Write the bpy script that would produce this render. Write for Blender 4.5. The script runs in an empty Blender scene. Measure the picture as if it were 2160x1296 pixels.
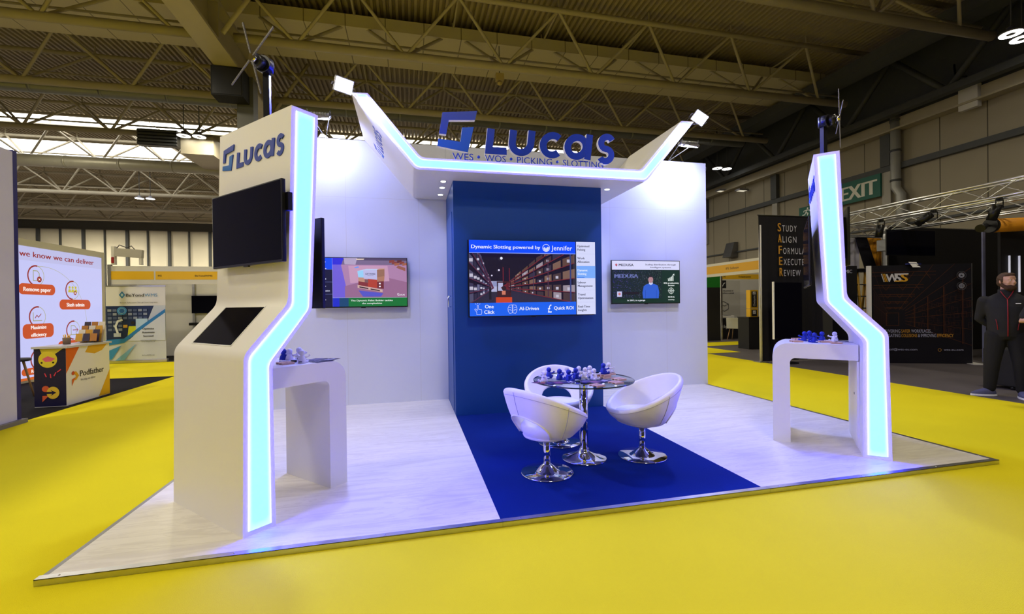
HALL_POWER = 208
FLOOD_POWER = 95
WALL_POWER = 115
DOWN_POWER = 7
WORLD_K = 0.05
LED_K = 1.0
import bpy, bmesh, math, random
from mathutils import Vector, Matrix
SC = bpy.context.scene
COL = SC.collection
R = math.radians
PL = 0.035                                   # top of the stand platform above the hall floor

# ------------------------------------------------------------------ camera, world, lights, exposure
def S(r, g, b):
    f = lambda c: (c / 255) / 12.92 if c <= 10.3 else (((c / 255) + 0.055) / 1.055) ** 2.4
    return (f(r), f(g), f(b))

cam_d = bpy.data.cameras.new('camera')
cam_d.sensor_fit = 'HORIZONTAL'
cam_d.sensor_width = 36.0
cam_d.lens = 942.06 / 2160 * 36.0
cam_d.clip_start, cam_d.clip_end = 0.05, 300
cam = bpy.data.objects.new('camera', cam_d)
COL.objects.link(cam)
_y, _p, _r = 0.2268, -0.0048, -0.0131
_F = Vector((math.sin(_y), math.cos(_y), 0)); _R = Vector((math.cos(_y), -math.sin(_y), 0)); _U = Vector((0, 0, 1))
_F, _U = math.cos(_p) * _F + math.sin(_p) * _U, math.cos(_p) * _U - math.sin(_p) * _F
_R, _U = math.cos(_r) * _R + math.sin(_r) * _U, math.cos(_r) * _U - math.sin(_r) * _R
cam.matrix_world = Matrix(((_R.x, _U.x, -_F.x, 1.8945), (_R.y, _U.y, -_F.y, -2.7783), (_R.z, _U.z, -_F.z, 1.38 + PL), (0, 0, 0, 1)))
SC.camera = cam

SC.view_settings.view_transform = 'Standard'
SC.view_settings.look = 'None'
SC.view_settings.gamma = 1.0
SC.view_settings.use_curve_mapping = False
SC.view_settings.exposure = 0.0
try:
    SC.cycles.use_denoising = True
    SC.cycles.max_bounces = 8
    SC.cycles.diffuse_bounces = 4
    SC.cycles.glossy_bounces = 3
    SC.cycles.transmission_bounces = 6
    SC.cycles.caustics_reflective = False
    SC.cycles.caustics_refractive = False
    SC.cycles.sample_clamp_indirect = 8.0
except Exception:
    pass

world = bpy.data.worlds.new('world'); SC.world = world
world.use_nodes = True
bg = world.node_tree.nodes['Background']
bg.inputs[0].default_value = (*S(214, 205, 190), 1)
bg.inputs[1].default_value = WORLD_K

def area_light(name, loc, target, size, power, color=(1, 1, 1), shape='SQUARE', size_y=None, spread=None):
    d = bpy.data.lights.new(name, 'AREA')
    d.energy, d.color, d.shape, d.size = power, color, shape, size
    if size_y: d.size_y = size_y
    if spread: d.spread = R(spread)
    o = bpy.data.objects.new(name, d); COL.objects.link(o)
    o.location = loc
    o.rotation_euler = (Vector(target) - Vector(loc)).to_track_quat('-Z', 'Y').to_euler()
    return o
def spot_light(name, loc, target, angle, power, color=(1, 1, 1), blend=.6, radius=.03):
    d = bpy.data.lights.new(name, 'SPOT')
    d.energy, d.color, d.spot_size, d.spot_blend, d.shadow_soft_size = power, color, R(angle), blend, radius
    o = bpy.data.objects.new(name, d); COL.objects.link(o)
    o.location = loc
    o.rotation_euler = (Vector(target) - Vector(loc)).to_track_quat('-Z', 'Y').to_euler()
    return o
# stand-ins for the high-bay rows: lights added and weighted to brighten floor and walls
HALL = (1.0, .91, .70)
for hx, hy, k in ((-13.5, -7.5, 1.3), (-13.5, 1.5, 1.3), (-13.5, 10, 1.2), (-13.5, 19, 1.2), (-6, -7.5, 2.2), (-6, 1.5, 1.7), (-6, 10, 1.1), (-6, 19, 1.2), (3.2, -4.8, 1.5), (3.2, 10, .9), (3.2, 19, 1.0),
                  (11.5, -7.5, .9), (11.5, 1.5, .9), (11.5, 10, .9), (11.5, 19, 1.0), (-24, 14, 1.5), (-24, 30, 4), (-12, 30, 4), (4, 30, 2), (-26, 40, 7), (-14, 40, 7), (-3, 40, 3), (-22, 3, 1.5)):
    area_light('hall_fill_light', (hx, hy, 9.0), (hx, hy, 0), 1.2, HALL_POWER * k, HALL, 'DISK')
# floodlights of the stand: two on the canopy tips, two on the top edge of the wall
COOL = (.33, .38, 1.0)
area_light('tip_flood_light', (1.225, 2.29, 3.80), (1.75, 0.2, 0), .2, FLOOD_POWER, COOL)
area_light('tip_flood_light', (5.665, 2.29, 3.80), (4.9, 0.3, 0), .2, FLOOD_POWER, COOL)
area_light('wall_flood_light', (0.83, 3.36, 3.85), (0.95, 3.85, 3.0), .2, WALL_POWER * .62, COOL)
area_light('wall_flood_light', (6.17, 3.36, 3.85), (6.0, 3.85, 2.6), .2, WALL_POWER * 1.55, COOL)

# ------------------------------------------------------------------ materials
MATS = {}
def nodes_of(m):
    return m.node_tree.nodes, m.node_tree.links
def mat(name, col, rough=.5, metal=0, spec=.5, var=.06, scale=6, bump=0, bscale=60, trans=0, ior=1.45, emit=None, estr=0, coat=0, rvar=.0):
    """principled material with a little procedural variation in colour, roughness and relief"""
    if name in MATS: return MATS[name]
    m = bpy.data.materials.new(name); m.use_nodes = True
    N, L = nodes_of(m)
    b = N['Principled BSDF']
    b.inputs['Roughness'].default_value = rough
    b.inputs['Metallic'].default_value = metal
    b.inputs['Specular IOR Level'].default_value = spec
    b.inputs['IOR'].default_value = ior
    b.inputs['Transmission Weight'].default_value = trans
    b.inputs['Coat Weight'].default_value = coat
    b.inputs['Base Color'].default_value = (*col, 1)
    if emit:
        b.inputs['Emission Color'].default_value = (*emit, 1); b.inputs['Emission Strength'].default_value = estr
    tc = N.new('ShaderNodeTexCoord')
    if var:
        nz = N.new('ShaderNodeTexNoise'); nz.inputs['Scale'].default_value = scale; nz.inputs['Detail'].default_value = 4
        L.new(tc.outputs['Object'], nz.inputs['Vector'])
        mx = N.new('ShaderNodeMix'); mx.data_type = 'RGBA'
        mx.inputs['A'].default_value = (*[c * (1 - var) for c in col], 1); mx.inputs['B'].default_value = (*[min(1, c * (1 + var)) for c in col], 1)
        L.new(nz.outputs['Fac'], mx.inputs['Factor']); L.new(mx.outputs['Result'], b.inputs['Base Color'])
        if rvar:
            mr = N.new('ShaderNodeMapRange'); mr.inputs['To Min'].default_value = max(0, rough - rvar); mr.inputs['To Max'].default_value = rough + rvar
            L.new(nz.outputs['Fac'], mr.inputs['Value']); L.new(mr.outputs['Result'], b.inputs['Roughness'])
    if bump:
        n2 = N.new('ShaderNodeTexNoise'); n2.inputs['Scale'].default_value = bscale; n2.inputs['Detail'].default_value = 5
        L.new(tc.outputs['Object'], n2.inputs['Vector'])
        bp = N.new('ShaderNodeBump'); bp.inputs['Strength'].default_value = bump; bp.inputs['Distance'].default_value = .01
        L.new(n2.outputs['Fac'], bp.inputs['Height']); L.new(bp.outputs['Normal'], b.inputs['Normal'])
    MATS[name] = m
    return m
def paint(r, g, b, rough=.45):
    return mat('print_%d_%d_%d' % (r, g, b), S(r, g, b), rough, var=.03, scale=3)
def glow(r, g, b, k=1.0):
    """a lit pixel area of a display or lightbox"""
    n = 'display_%d_%d_%d_%d' % (r, g, b, int(k * 100))
    if n in MATS: return MATS[n]
    c = S(r, g, b)
    return mat(n, (.015, .015, .018), .25, var=0, emit=c, estr=k)
def lined(name, col, line, axis, pitch, width, rough=.5, offset=0, axis2=None, pitch2=1, width2=.01, offset2=0, spec=.4):
    """panelled surface: thin joint lines every <pitch> metres along one (or two) object axes"""
    if name in MATS: return MATS[name]
    m = mat(name, col, rough, spec=spec, var=0)
    N, L = nodes_of(m)
    b = N['Principled BSDF']
    tc = N.new('ShaderNodeTexCoord'); sp = N.new('ShaderNodeSeparateXYZ'); L.new(tc.outputs['Object'], sp.inputs[0])
    def line_mask(ax, p, w, o):
        ad = N.new('ShaderNodeMath'); ad.operation = 'ADD'; ad.inputs[1].default_value = o + 1000 * p; L.new(sp.outputs[ax], ad.inputs[0])
        md = N.new('ShaderNodeMath'); md.operation = 'MODULO'; md.inputs[1].default_value = p; L.new(ad.outputs[0], md.inputs[0])
        lt = N.new('ShaderNodeMath'); lt.operation = 'LESS_THAN'; lt.inputs[1].default_value = w; L.new(md.outputs[0], lt.inputs[0])
        return lt
    k = line_mask(axis, pitch, width, offset)
    if axis2 is not None:
        k2 = line_mask(axis2, pitch2, width2, offset2)
        mxx = N.new('ShaderNodeMath'); mxx.operation = 'MAXIMUM'; L.new(k.outputs[0], mxx.inputs[0]); L.new(k2.outputs[0], mxx.inputs[1]); k = mxx
    nz = N.new('ShaderNodeTexNoise'); nz.inputs['Scale'].default_value = 1.3; nz.inputs['Detail'].default_value = 3; L.new(tc.outputs['Object'], nz.inputs['Vector'])
    v = N.new('ShaderNodeMix'); v.data_type = 'RGBA'
    v.inputs['A'].default_value = (*[c * .95 for c in col], 1); v.inputs['B'].default_value = (*[min(1, c * 1.05) for c in col], 1); L.new(nz.outputs['Fac'], v.inputs['Factor'])
    mx = N.new('ShaderNodeMix'); mx.data_type = 'RGBA'; mx.inputs['B'].default_value = (*line, 1)
    L.new(v.outputs['Result'], mx.inputs['A']); L.new(k.outputs[0], mx.inputs['Factor']); L.new(mx.outputs['Result'], b.inputs['Base Color'])
    return m

# ------------------------------------------------------------------ mesh building
class MB:
    """collects shapes and links them as ONE mesh object; every shape may carry its own material"""
    def __init__(s): s.v = []; s.f = []; s.mi = []; s.ms = []; s.sm = []; s.att = {}
    def slot(s, m):
        if m not in s.ms: s.ms.append(m)
        return s.ms.index(m)
    def add(s, verts, faces, m, smooth=False, M=None):
        o = len(s.v)
        s.v += [tuple(M @ Vector(p)) if M else tuple(p) for p in verts]
        k = s.slot(m)
        for f in faces:
            s.f.append([i + o for i in f]); s.mi.append(k); s.sm.append(smooth)
        return s
    def box(s, x0, x1, y0, y1, z0, z1, m, M=None, bev=0):
        if bev:
            b = min(bev, (x1 - x0) * .45, (y1 - y0) * .45, (z1 - z0) * .45)
            bm = bmesh.new()
            bmesh.ops.create_cube(bm, size=1, matrix=Matrix.Translation(((x0 + x1) / 2, (y0 + y1) / 2, (z0 + z1) / 2)) @ Matrix.Diagonal((x1 - x0, y1 - y0, z1 - z0, 1)))
            bmesh.ops.bevel(bm, geom=bm.edges[:], offset=b, segments=2, profile=.7, affect='EDGES')
            bm.verts.index_update()
            s.add([v.co[:] for v in bm.verts], [[v.index for v in f.verts] for f in bm.faces], m, False, M); bm.free()
            return s
        P = [(x, y, z) for z in (z0, z1) for y in (y0, y1) for x in (x0, x1)]
        return s.add(P, [(0, 2, 3, 1), (4, 5, 7, 6), (0, 1, 5, 4), (2, 6, 7, 3), (0, 4, 6, 2), (1, 3, 7, 5)], m, False, M)
    def prism(s, pts, d0, d1, m, M=None, smooth=False, side=None):
        """polygon pts (u,v) in local XY extruded along local Z from d0 to d1"""
        n = len(pts)
        P = [(u, v, d0) for u, v in pts] + [(u, v, d1) for u, v in pts]
        s.add(P, [tuple(range(n))[::-1], tuple(range(n, 2 * n))], m, False, M)
        s.add(P, [(i, (i + 1) % n, n + (i + 1) % n, n + i) for i in range(n)], side or m, smooth, M)
        return s
    def tube(s, pts, r, m, seg=8, M=None, cap=True, rr=None):
        pts = [Vector(p) for p in pts]; V = []; F = []
        n = len(pts); up = None
        for i, p in enumerate(pts):
            t = (pts[min(i + 1, n - 1)] - pts[max(i - 1, 0)]).normalized()
            if up is None:
                up = Vector((0, 0, 1)) if abs(t.z) < .9 else Vector((1, 0, 0))
            a = (up - t * up.dot(t)).normalized(); up = a; b = t.cross(a)
            q = rr[i] if rr else r
            V += [p + (a * math.cos(2 * math.pi * k / seg) + b * math.sin(2 * math.pi * k / seg)) * q for k in range(seg)]
        for i in range(n - 1):
            F += [(i * seg + k, i * seg + (k + 1) % seg, (i + 1) * seg + (k + 1) % seg, (i + 1) * seg + k) for k in range(seg)]
        s.add(V, F, m, True, M)
        if cap: s.add(V, [tuple(range(seg))[::-1], tuple(range((n - 1) * seg, n * seg))], m, False, M)
        return s
    def lathe(s, prof, m, seg=32, M=None, smooth=True):
        """profile [(r,z)...] turned about local Z"""
        V = []; F = []; n = len(prof)
        for r_, z in prof:
            V += [(r_ * math.cos(2 * math.pi * k / seg), r_ * math.sin(2 * math.pi * k / seg), z) for k in range(seg)]
        for i in range(n - 1):
            F += [(i * seg + k, i * seg + (k + 1) % seg, (i + 1) * seg + (k + 1) % seg, (i + 1) * seg + k) for k in range(seg)]
        s.add(V, F, m, smooth, M)
        if prof[0] == prof[-1]: return s                  # a closed ring has no ends
        if prof[0][0] > 1e-6: s.add(V[:seg], [tuple(range(seg))[::-1]], m, False, M)
        if prof[-1][0] > 1e-6: s.add(V[-seg:], [tuple(range(seg))], m, False, M)
        return s
    def ball(s, c, r, m, seg=14, M=None, sc=(1, 1, 1)):
        n = max(6, seg // 2); V = []; F = []
        for i in range(n + 1):
            a = math.pi * i / n
            for k in range(seg):
                b = 2 * math.pi * k / seg
                V.append((c[0] + r * sc[0] * math.sin(a) * math.cos(b), c[1] + r * sc[1] * math.sin(a) * math.sin(b), c[2] - r * sc[2] * math.cos(a)))
        for i in range(n):
            F += [(i * seg + k, i * seg + (k + 1) % seg, (i + 1) * seg + (k + 1) % seg, (i + 1) * seg + k) for k in range(seg)]
        return s.add(V, F, m, True, M)
    def ribbon(s, pts, w, d0, d1, m, M=None, closed=False, side=None):
        """flat stroke of width w along pts (u,v), mitred, extruded d0..d1 along local Z"""
        n = len(pts); Lp = []; Rp = []
        for i in range(n):
            p = Vector(pts[i])
            a = Vector(pts[i - 1]) if (i or closed) else None; b = Vector(pts[(i + 1) % n]) if (i < n - 1 or closed) else None
            d1_ = (p - a).normalized() if a is not None else None; d2_ = (b - p).normalized() if b is not None else None
            if d1_ is None: d1_ = d2_
            if d2_ is None: d2_ = d1_
            n1 = Vector((-d1_.y, d1_.x)); n2 = Vector((-d2_.y, d2_.x)); nn = (n1 + n2)
            nn = nn.normalized() if nn.length > 1e-6 else n1
            k = w / 2 / max(.35, nn.dot(n1))
            Lp.append(p + nn * k); Rp.append(p - nn * k)
        V = [(q.x, q.y, d) for d in (d0, d1) for q in Lp + Rp]
        F = []; G = []; N2 = 2 * n
        for i in range(n if closed else n - 1):
            j = (i + 1) % n
            F += [(N2 + i, N2 + n + i, N2 + n + j, N2 + j), (i, j, n + j, n + i)]
            G += [(i, N2 + i, N2 + j, j), (n + i, n + j, N2 + n + j, N2 + n + i)]
        if not closed: G += [(0, n, N2 + n, N2), (n - 1, N2 + n - 1, N2 + 2 * n - 1, 2 * n - 1)]
        s.add(V, F, m, False, M); s.add(V, G, side or m, False, M)
        return s
    def build(s, name, parent=None, loc=None, rot=None, auto=None):
        me = bpy.data.meshes.new(name)
        me.from_pydata(s.v, [], s.f)
        for m in s.ms: me.materials.append(m)
        me.polygons.foreach_set('material_index', s.mi); me.polygons.foreach_set('use_smooth', s.sm)
        bm = bmesh.new(); bm.from_mesh(me)
        bmesh.ops.remove_doubles(bm, verts=bm.verts[:], dist=1e-6)
        bmesh.ops.recalc_face_normals(bm, faces=bm.faces[:]) if not getattr(s, 'keep', False) else None
        bm.to_mesh(me); bm.free()
        if auto:
            me.set_sharp_from_angle(angle=R(auto))
        o = bpy.data.objects.new(name, me); COL.objects.link(o)
        if loc: o.location = loc
        if rot is not None: o.rotation_euler = (0, 0, rot)
        if parent: o.parent = parent
        return o

def tag(o, label, cat, group=None, kind=None):
    o['label'] = label; o['category'] = cat
    if group: o['group'] = group
    if kind: o['kind'] = kind
    return o
def thing(name, label, cat, loc=(0, 0, 0), rot=0, group=None):
    o = bpy.data.objects.new(name, None); COL.objects.link(o)
    o.empty_display_size = .1
    o.location = loc; o.rotation_euler = (0, 0, rot)
    return tag(o, label, cat, group)
def struct(o):
    o['kind'] = 'structure'; return o
def copy_tree(o, parent=None):
    c = o.copy(); COL.objects.link(c)
    if parent: c.parent = parent
    for ch in [x for x in KIDS.get(o.name, [])] or list(o.children):
        copy_tree(ch, c)
    return c
KIDS = {}
def frame(O, U, V):
    """matrix taking local (u,v,w) to O + U*u + V*v + (UxV)*w"""
    U = Vector(U).normalized(); V = Vector(V).normalized(); N = U.cross(V)
    return Matrix(((U.x, V.x, N.x, O[0]), (U.y, V.y, N.y, O[1]), (U.z, V.z, N.z, O[2]), (0, 0, 0, 1)))

_TXT = {}
def text_geo(t, bold=0.0, sp=1.0):
    k = (t, bold, sp)
    if k not in _TXT:
        cu = bpy.data.curves.new('lettering', 'FONT'); cu.body = t; cu.size = 1; cu.offset = bold; cu.space_character = sp
        cu.resolution_u = 3
        ob = bpy.data.objects.new('lettering', cu); COL.objects.link(ob)
        dg = bpy.context.evaluated_depsgraph_get(); ev = ob.evaluated_get(dg); me = ev.to_mesh()
        V = [v.co[:2] for v in me.vertices]; F = [tuple(p.vertices) for p in me.polygons]
        ev.to_mesh_clear(); bpy.data.objects.remove(ob); bpy.data.curves.remove(cu)
        _TXT[k] = (V, F)
    return _TXT[k]
class Art(MB):
    """flat printed or displayed artwork: layers of coloured shapes and lettering on a frame (u right, v up, metres)"""
    def __init__(s, M, step=.0004, mk=paint):
        super().__init__(); s.M = M; s.step = step; s.k = 0; s.mk = mk; s.keep = True
    def c(s, col): return s.mk(*col) if isinstance(col, tuple) else col
    def poly(s, pts, col, raise_=True):
        if raise_: s.k += 1
        s.add([(u, v, s.k * s.step) for u, v in pts], [tuple(range(len(pts)))], s.c(col), False, s.M); return s
    def rect(s, u0, v0, u1, v1, col): return s.poly([(u0, v0), (u1, v0), (u1, v1), (u0, v1)], col)
    def round(s, u0, v0, u1, v1, r, col):
        P = []
        for cx, cy, a in ((u1 - r, v0 + r, -90), (u1 - r, v1 - r, 0), (u0 + r, v1 - r, 90), (u0 + r, v0 + r, 180)):
            P += [(cx + r * math.cos(R(a + i * 15)), cy + r * math.sin(R(a + i * 15))) for i in range(7)]
        return s.poly(P, col)
    def disc(s, u, v, r, col, n=24, ry=None):
        return s.poly([(u + r * math.cos(2 * math.pi * i / n), v + (ry or r) * math.sin(2 * math.pi * i / n)) for i in range(n)], col)
    def line(s, pts, w, col, closed=False):
        s.k += 1; d = s.k * s.step; n = len(s.v)
        t = MB(); t.ribbon(pts, w, d, d + 1e-5, s.c(col), None, closed)
        s.add(t.v, [f for f in t.f if all(abs(t.v[i][2] - d - 1e-5) < 1e-7 for i in f)], s.c(col), False, s.M); return s
    def ring(s, u, v, r, w, col, a0=0, a1=360, n=28):
        full = abs(a1 - a0) >= 360
        k = n if full else n + 1
        return s.line([(u + r * math.cos(R(a0 + (a1 - a0) * i / n)), v + r * math.sin(R(a0 + (a1 - a0) * i / n))) for i in range(k)], w, col, full)
    def text(s, t, u, v, size, col, al='l', bold=.0, xs=1.0, sp=1.0, width=None):
        V, F = text_geo(t, 0.0, sp)
        if not V: return s
        x0 = min(p[0] for p in V); x1 = max(p[0] for p in V)
        sc = size / .72                                    # size = cap height
        wd = max(0, bold) * 1.9 * sc                       # heavier strokes: close passes side by side
        if width: xs = (width - wd) / ((x1 - x0) * sc)
        off = {'l': -x0, 'c': -(x0 + x1) / 2, 'r': -x1}[al]
        for j in ((0, 1, 2) if wd else (0,)):
            s.k += 1
            du = wd * (j / 2 - (0 if al == 'l' else .5 if al == 'c' else 1)) if wd else 0
            s.add([(u + du + (p[0] + off) * sc * xs, v + p[1] * sc, s.k * s.step) for p in V], F, s.c(col), False, s.M)
        return s
# ------------------------------------------------------------------ common materials
WHITE = mat('white_laminate', S(240, 237, 229), .42, var=.02, scale=2)
WHITE2 = mat('white_gloss_laminate', S(228, 227, 224), .3, var=.02, scale=2)
NAVY = mat('navy_wall_paint', S(6, 66, 142), .5, var=.04, scale=3)
LOGO_D = mat('logo_dark_blue', S(16, 56, 168), .35, var=.03)
LOGO_L = mat('logo_mid_blue', S(12, 104, 196), .35, var=.03)
EDGE_W = mat('acrylic_white_edge', S(240, 240, 242), .3, var=.02)
BLACK = mat('black_plastic', S(16, 16, 19), .35, var=.1)
GLASSB = mat('dark_screen_glass', (.003, .003, .008), .08, spec=.5, ior=1.12, var=0)
METAL = mat('brushed_aluminium', (.55, .55, .56), .32, 1.0, var=.12, scale=14, rvar=.08)
CHROME = mat('chrome', (.82, .82, .84), .05, 1.0, var=.02)
STEEL = mat('dark_steel', (.22, .22, .23), .4, .9, var=.1)
def sheet_glass(name, tint, ior=1.4):
    m = bpy.data.materials.new(name); m.use_nodes = True
    N, L = nodes_of(m); N.remove(N['Principled BSDF']); out = N['Material Output']
    tr = N.new('ShaderNodeBsdfTransparent'); tr.inputs[0].default_value = (*tint, 1)
    gl = N.new('ShaderNodeBsdfGlossy'); gl.inputs['Roughness'].default_value = .02
    lw = N.new('ShaderNodeLayerWeight'); lw.inputs[0].default_value = .5          # facing: 0 head-on, 1 grazing
    pw = N.new('ShaderNodeMath'); pw.operation = 'POWER'; pw.inputs[1].default_value = 4.5; L.new(lw.outputs['Facing'], pw.inputs[0])
    f0 = ((ior - 1) / (ior + 1)) ** 2
    ma = N.new('ShaderNodeMath'); ma.operation = 'MULTIPLY_ADD'; ma.inputs[1].default_value = .8; ma.inputs[2].default_value = f0; L.new(pw.outputs[0], ma.inputs[0])
    mx = N.new('ShaderNodeMixShader'); L.new(ma.outputs[0], mx.inputs[0]); L.new(tr.outputs[0], mx.inputs[1]); L.new(gl.outputs[0], mx.inputs[2]); L.new(mx.outputs[0], out.inputs[0])
    return m
CLEAR = sheet_glass('clear_acrylic', (.97, .98, .99), 1.25)

def carpet_mat(name, col, var, rough=.95, sc=260, big=1.2):
    m = mat(name, col, rough, spec=.15, var=var, scale=big, bump=.35, bscale=sc)
    return m
YELLOW = carpet_mat('yellow_carpet', (.80, .68, .010), .06)
BLUE = carpet_mat('royal_blue_carpet', S(0, 32, 106), .22, big=2.2)
BLACKC = carpet_mat('black_carpet', S(30, 28, 32), .15)
CONCRETE = mat('concrete_floor', S(92, 86, 88), .55, var=.22, scale=.9, bump=.1, bscale=30)

def wood_mat():
    m = mat('white_washed_boards', S(222, 218, 210), .38, var=0)
    N, L = nodes_of(m); b = N['Principled BSDF']
    tc = N.new('ShaderNodeTexCoord'); mp = N.new('ShaderNodeMapping'); mp.inputs['Scale'].default_value = (1.0, 7.0, 1)
    L.new(tc.outputs['Object'], mp.inputs['Vector'])
    sp = N.new('ShaderNodeSeparateXYZ'); L.new(tc.outputs['Object'], sp.inputs[0])
    # boards 0.19 m wide, each with its own shift of the grain
    dv = N.new('ShaderNodeMath'); dv.operation = 'DIVIDE'; dv.inputs[1].default_value = .19; L.new(sp.outputs['Y'], dv.inputs[0])
    fl = N.new('ShaderNodeMath'); fl.operation = 'FLOOR'; L.new(dv.outputs[0], fl.inputs[0])
    wn = N.new('ShaderNodeTexWhiteNoise'); wn.noise_dimensions = '1D'; L.new(fl.outputs[0], wn.inputs['W'])
    va = N.new('ShaderNodeVectorMath'); va.operation = 'MULTIPLY_ADD'; va.inputs[1].default_value = (9, 5, 3)
    L.new(wn.outputs['Color'], va.inputs[0]); L.new(mp.outputs[0], va.inputs[2])
    wv = N.new('ShaderNodeTexNoise'); wv.inputs['Scale'].default_value = 1.4; wv.inputs['Detail'].default_value = 7; wv.inputs['Distortion'].default_value = 1.6
    L.new(va.outputs[0], wv.inputs['Vector'])
    rp = N.new('ShaderNodeValToRGB'); e = rp.color_ramp.elements
    e[0].position = .36; e[0].color = (*S(212, 207, 199), 1); e[1].position = .47; e[1].color = (*S(225, 221, 213), 1)
    k = rp.color_ramp.elements.new(.5); k.color = (*S(214, 209, 201), 1); k = rp.color_ramp.elements.new(.54); k.color = (*S(226, 222, 214), 1)
    L.new(wv.outputs['Fac'], rp.inputs[0])
    fr = N.new('ShaderNodeMath'); fr.operation = 'FRACT'; L.new(dv.outputs[0], fr.inputs[0])
    lt = N.new('ShaderNodeMath'); lt.operation = 'LESS_THAN'; lt.inputs[1].default_value = .012; L.new(fr.outputs[0], lt.inputs[0])
    mx = N.new('ShaderNodeMix'); mx.data_type = 'RGBA'; mx.inputs['B'].default_value = (*S(196, 192, 184), 1)
    L.new(rp.outputs[0], mx.inputs['A']); L.new(lt.outputs[0], mx.inputs['Factor']); L.new(mx.outputs['Result'], b.inputs['Base Color'])
    return m
WOOD = wood_mat()

# ------------------------------------------------------------------ floor of the hall and of the stand
struct(MB().box(-40, 30, -14, 47, -.2, -.004, CONCRETE).build('floor'))
W, D = 6.79, 3.85
mb = MB()
def slab(x0, x1, y0, y1, z0=-.0035, z1=0, m=YELLOW): mb.box(x0, x1, y0, y1, z0, z1, m)
slab(-12, 9.9, -12, 4.16); slab(-2.95, 9.9, 4.16, 8.05); slab(-14, 11.0, 8.05, 11.0); slab(11.0, 16, 9.9, 11.0)
struct(mb.build('floor_aisle_carpet'))
struct(MB().box(.004, W - .004, .004, D + .14, 0, PL - .006, STEEL).build('floor_platform'))
mb = MB()
mb.box(.04, 2.449, .04, D, PL - .006, PL, WOOD); mb.box(4.431, W - .04, .04, D, PL - .006, PL, WOOD); mb.box(2.449, 4.431, 2.811, D, PL - .006, PL, WOOD)
struct(mb.build('floor_stand_boards'))
tag(MB().box(2.451, 4.429, .042, 2.811, PL - .0055, PL + .001, BLUE).build('stand_carpet'), 'royal blue carpet strip in the middle of the white boarded platform', 'carpet')
def edging(name, p, q, n):
    """aluminium angle from p to q, inner normal n"""
    p, q, n = Vector((*p, 0)), Vector((*q, 0)), Vector((*n, 0)); t = (q - p).normalized(); ln = (q - p).length
    M = frame(p, t, n); b = MB()
    b.box(0, ln, 0, .04, PL - .003, PL + .0015, METAL, M); b.box(0, ln, 0, .003, -.0, PL + .001, METAL, M)
    k = max(2, int(ln / .75))
    for i in range(k):
        u = ln * (i + .12) / k
        b.lathe([(.006, 0), (.005, .0015), (0, .002)], CHROME, 8, M @ Matrix.Translation((u, .02, PL + .0015)))
    struct(b.build(name))
edging('trim_1', (0, 0), (2.457, 0), (0, 1)); edging('trim_2', (2.459, 0), (4.47, 0), (0, 1)); edging('trim_3', (4.472, 0), (W, 0), (0, 1))
edging('trim_4', (0, .04), (0, D), (1, 0)); edging('trim_5', (W, .04), (W, D), (-1, 0))

# ------------------------------------------------------------------ white wall of the stand
WALLM = lined('white_wall_panels', S(214, 217, 230), S(200, 198, 200), 0, 1.0, .004, .5, offset=-.049, axis2=2, pitch2=2.955, width2=.004, offset2=0)
struct(MB().box(0.0, 6.815, D, D + .12, PL, 3.765, WALLM).build('wall_back'))

def fillet(pts, rad, n=8, closed=False):
    out = []
    N_ = len(pts)
    for i, p in enumerate(pts):
        r = rad[i] if isinstance(rad, (list, tuple)) else rad
        if not r or (not closed and i in (0, N_ - 1)):
            out.append(tuple(p)); continue
        p = Vector(p); a = (Vector(pts[i - 1]) - p).normalized(); b = (Vector(pts[(i + 1) % N_]) - p).normalized()
        half = a.angle(b) / 2; t = r / math.tan(half)
        c = p + (a + b).normalized() * (r / math.sin(half))
        s0 = p + a * t; s1 = p + b * t
        v0 = s0 - c; ang = v0.angle_signed(s1 - c)
        for k in range(n + 1):
            q = v0.copy(); q.rotate(Matrix.Rotation(-ang * k / n, 2)); out.append(tuple(c + q))
    return out

# ------------------------------------------------------------------ light panels: opal diffuser standing proud of its frame
def led_mat(name, c, e):
    m = bpy.data.materials.new(name); m.use_nodes = True
    N, L = nodes_of(m); b = N['Principled BSDF']
    b.inputs['Base Color'].default_value = (.4, .45, .5, 1); b.inputs['Roughness'].default_value = .25
    a = N.new('ShaderNodeAttribute'); a.attribute_name = 'edge'
    rp = N.new('ShaderNodeValToRGB'); rp.color_ramp.elements[0].color = (*[x / 128 for x in c], 1); rp.color_ramp.elements[1].color = (*[x / 128 for x in e], 1)
    rp.color_ramp.elements[0].position = .12; rp.color_ramp.elements[1].position = .9
    L.new(a.outputs['Fac'], rp.inputs[0]); L.new(rp.outputs[0], b.inputs['Emission Color'])
    b.inputs['Emission Strength'].default_value = 128 * LED_K
    return m
def _led(*a):
    m = led_mat(*a); m.cycles.emission_sampling = 'FRONT_BACK'; return m
LED = _led('cyan_led_diffuser', (.22, 1.08, 85.0), (.95, 1.15, 85.0))
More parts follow.
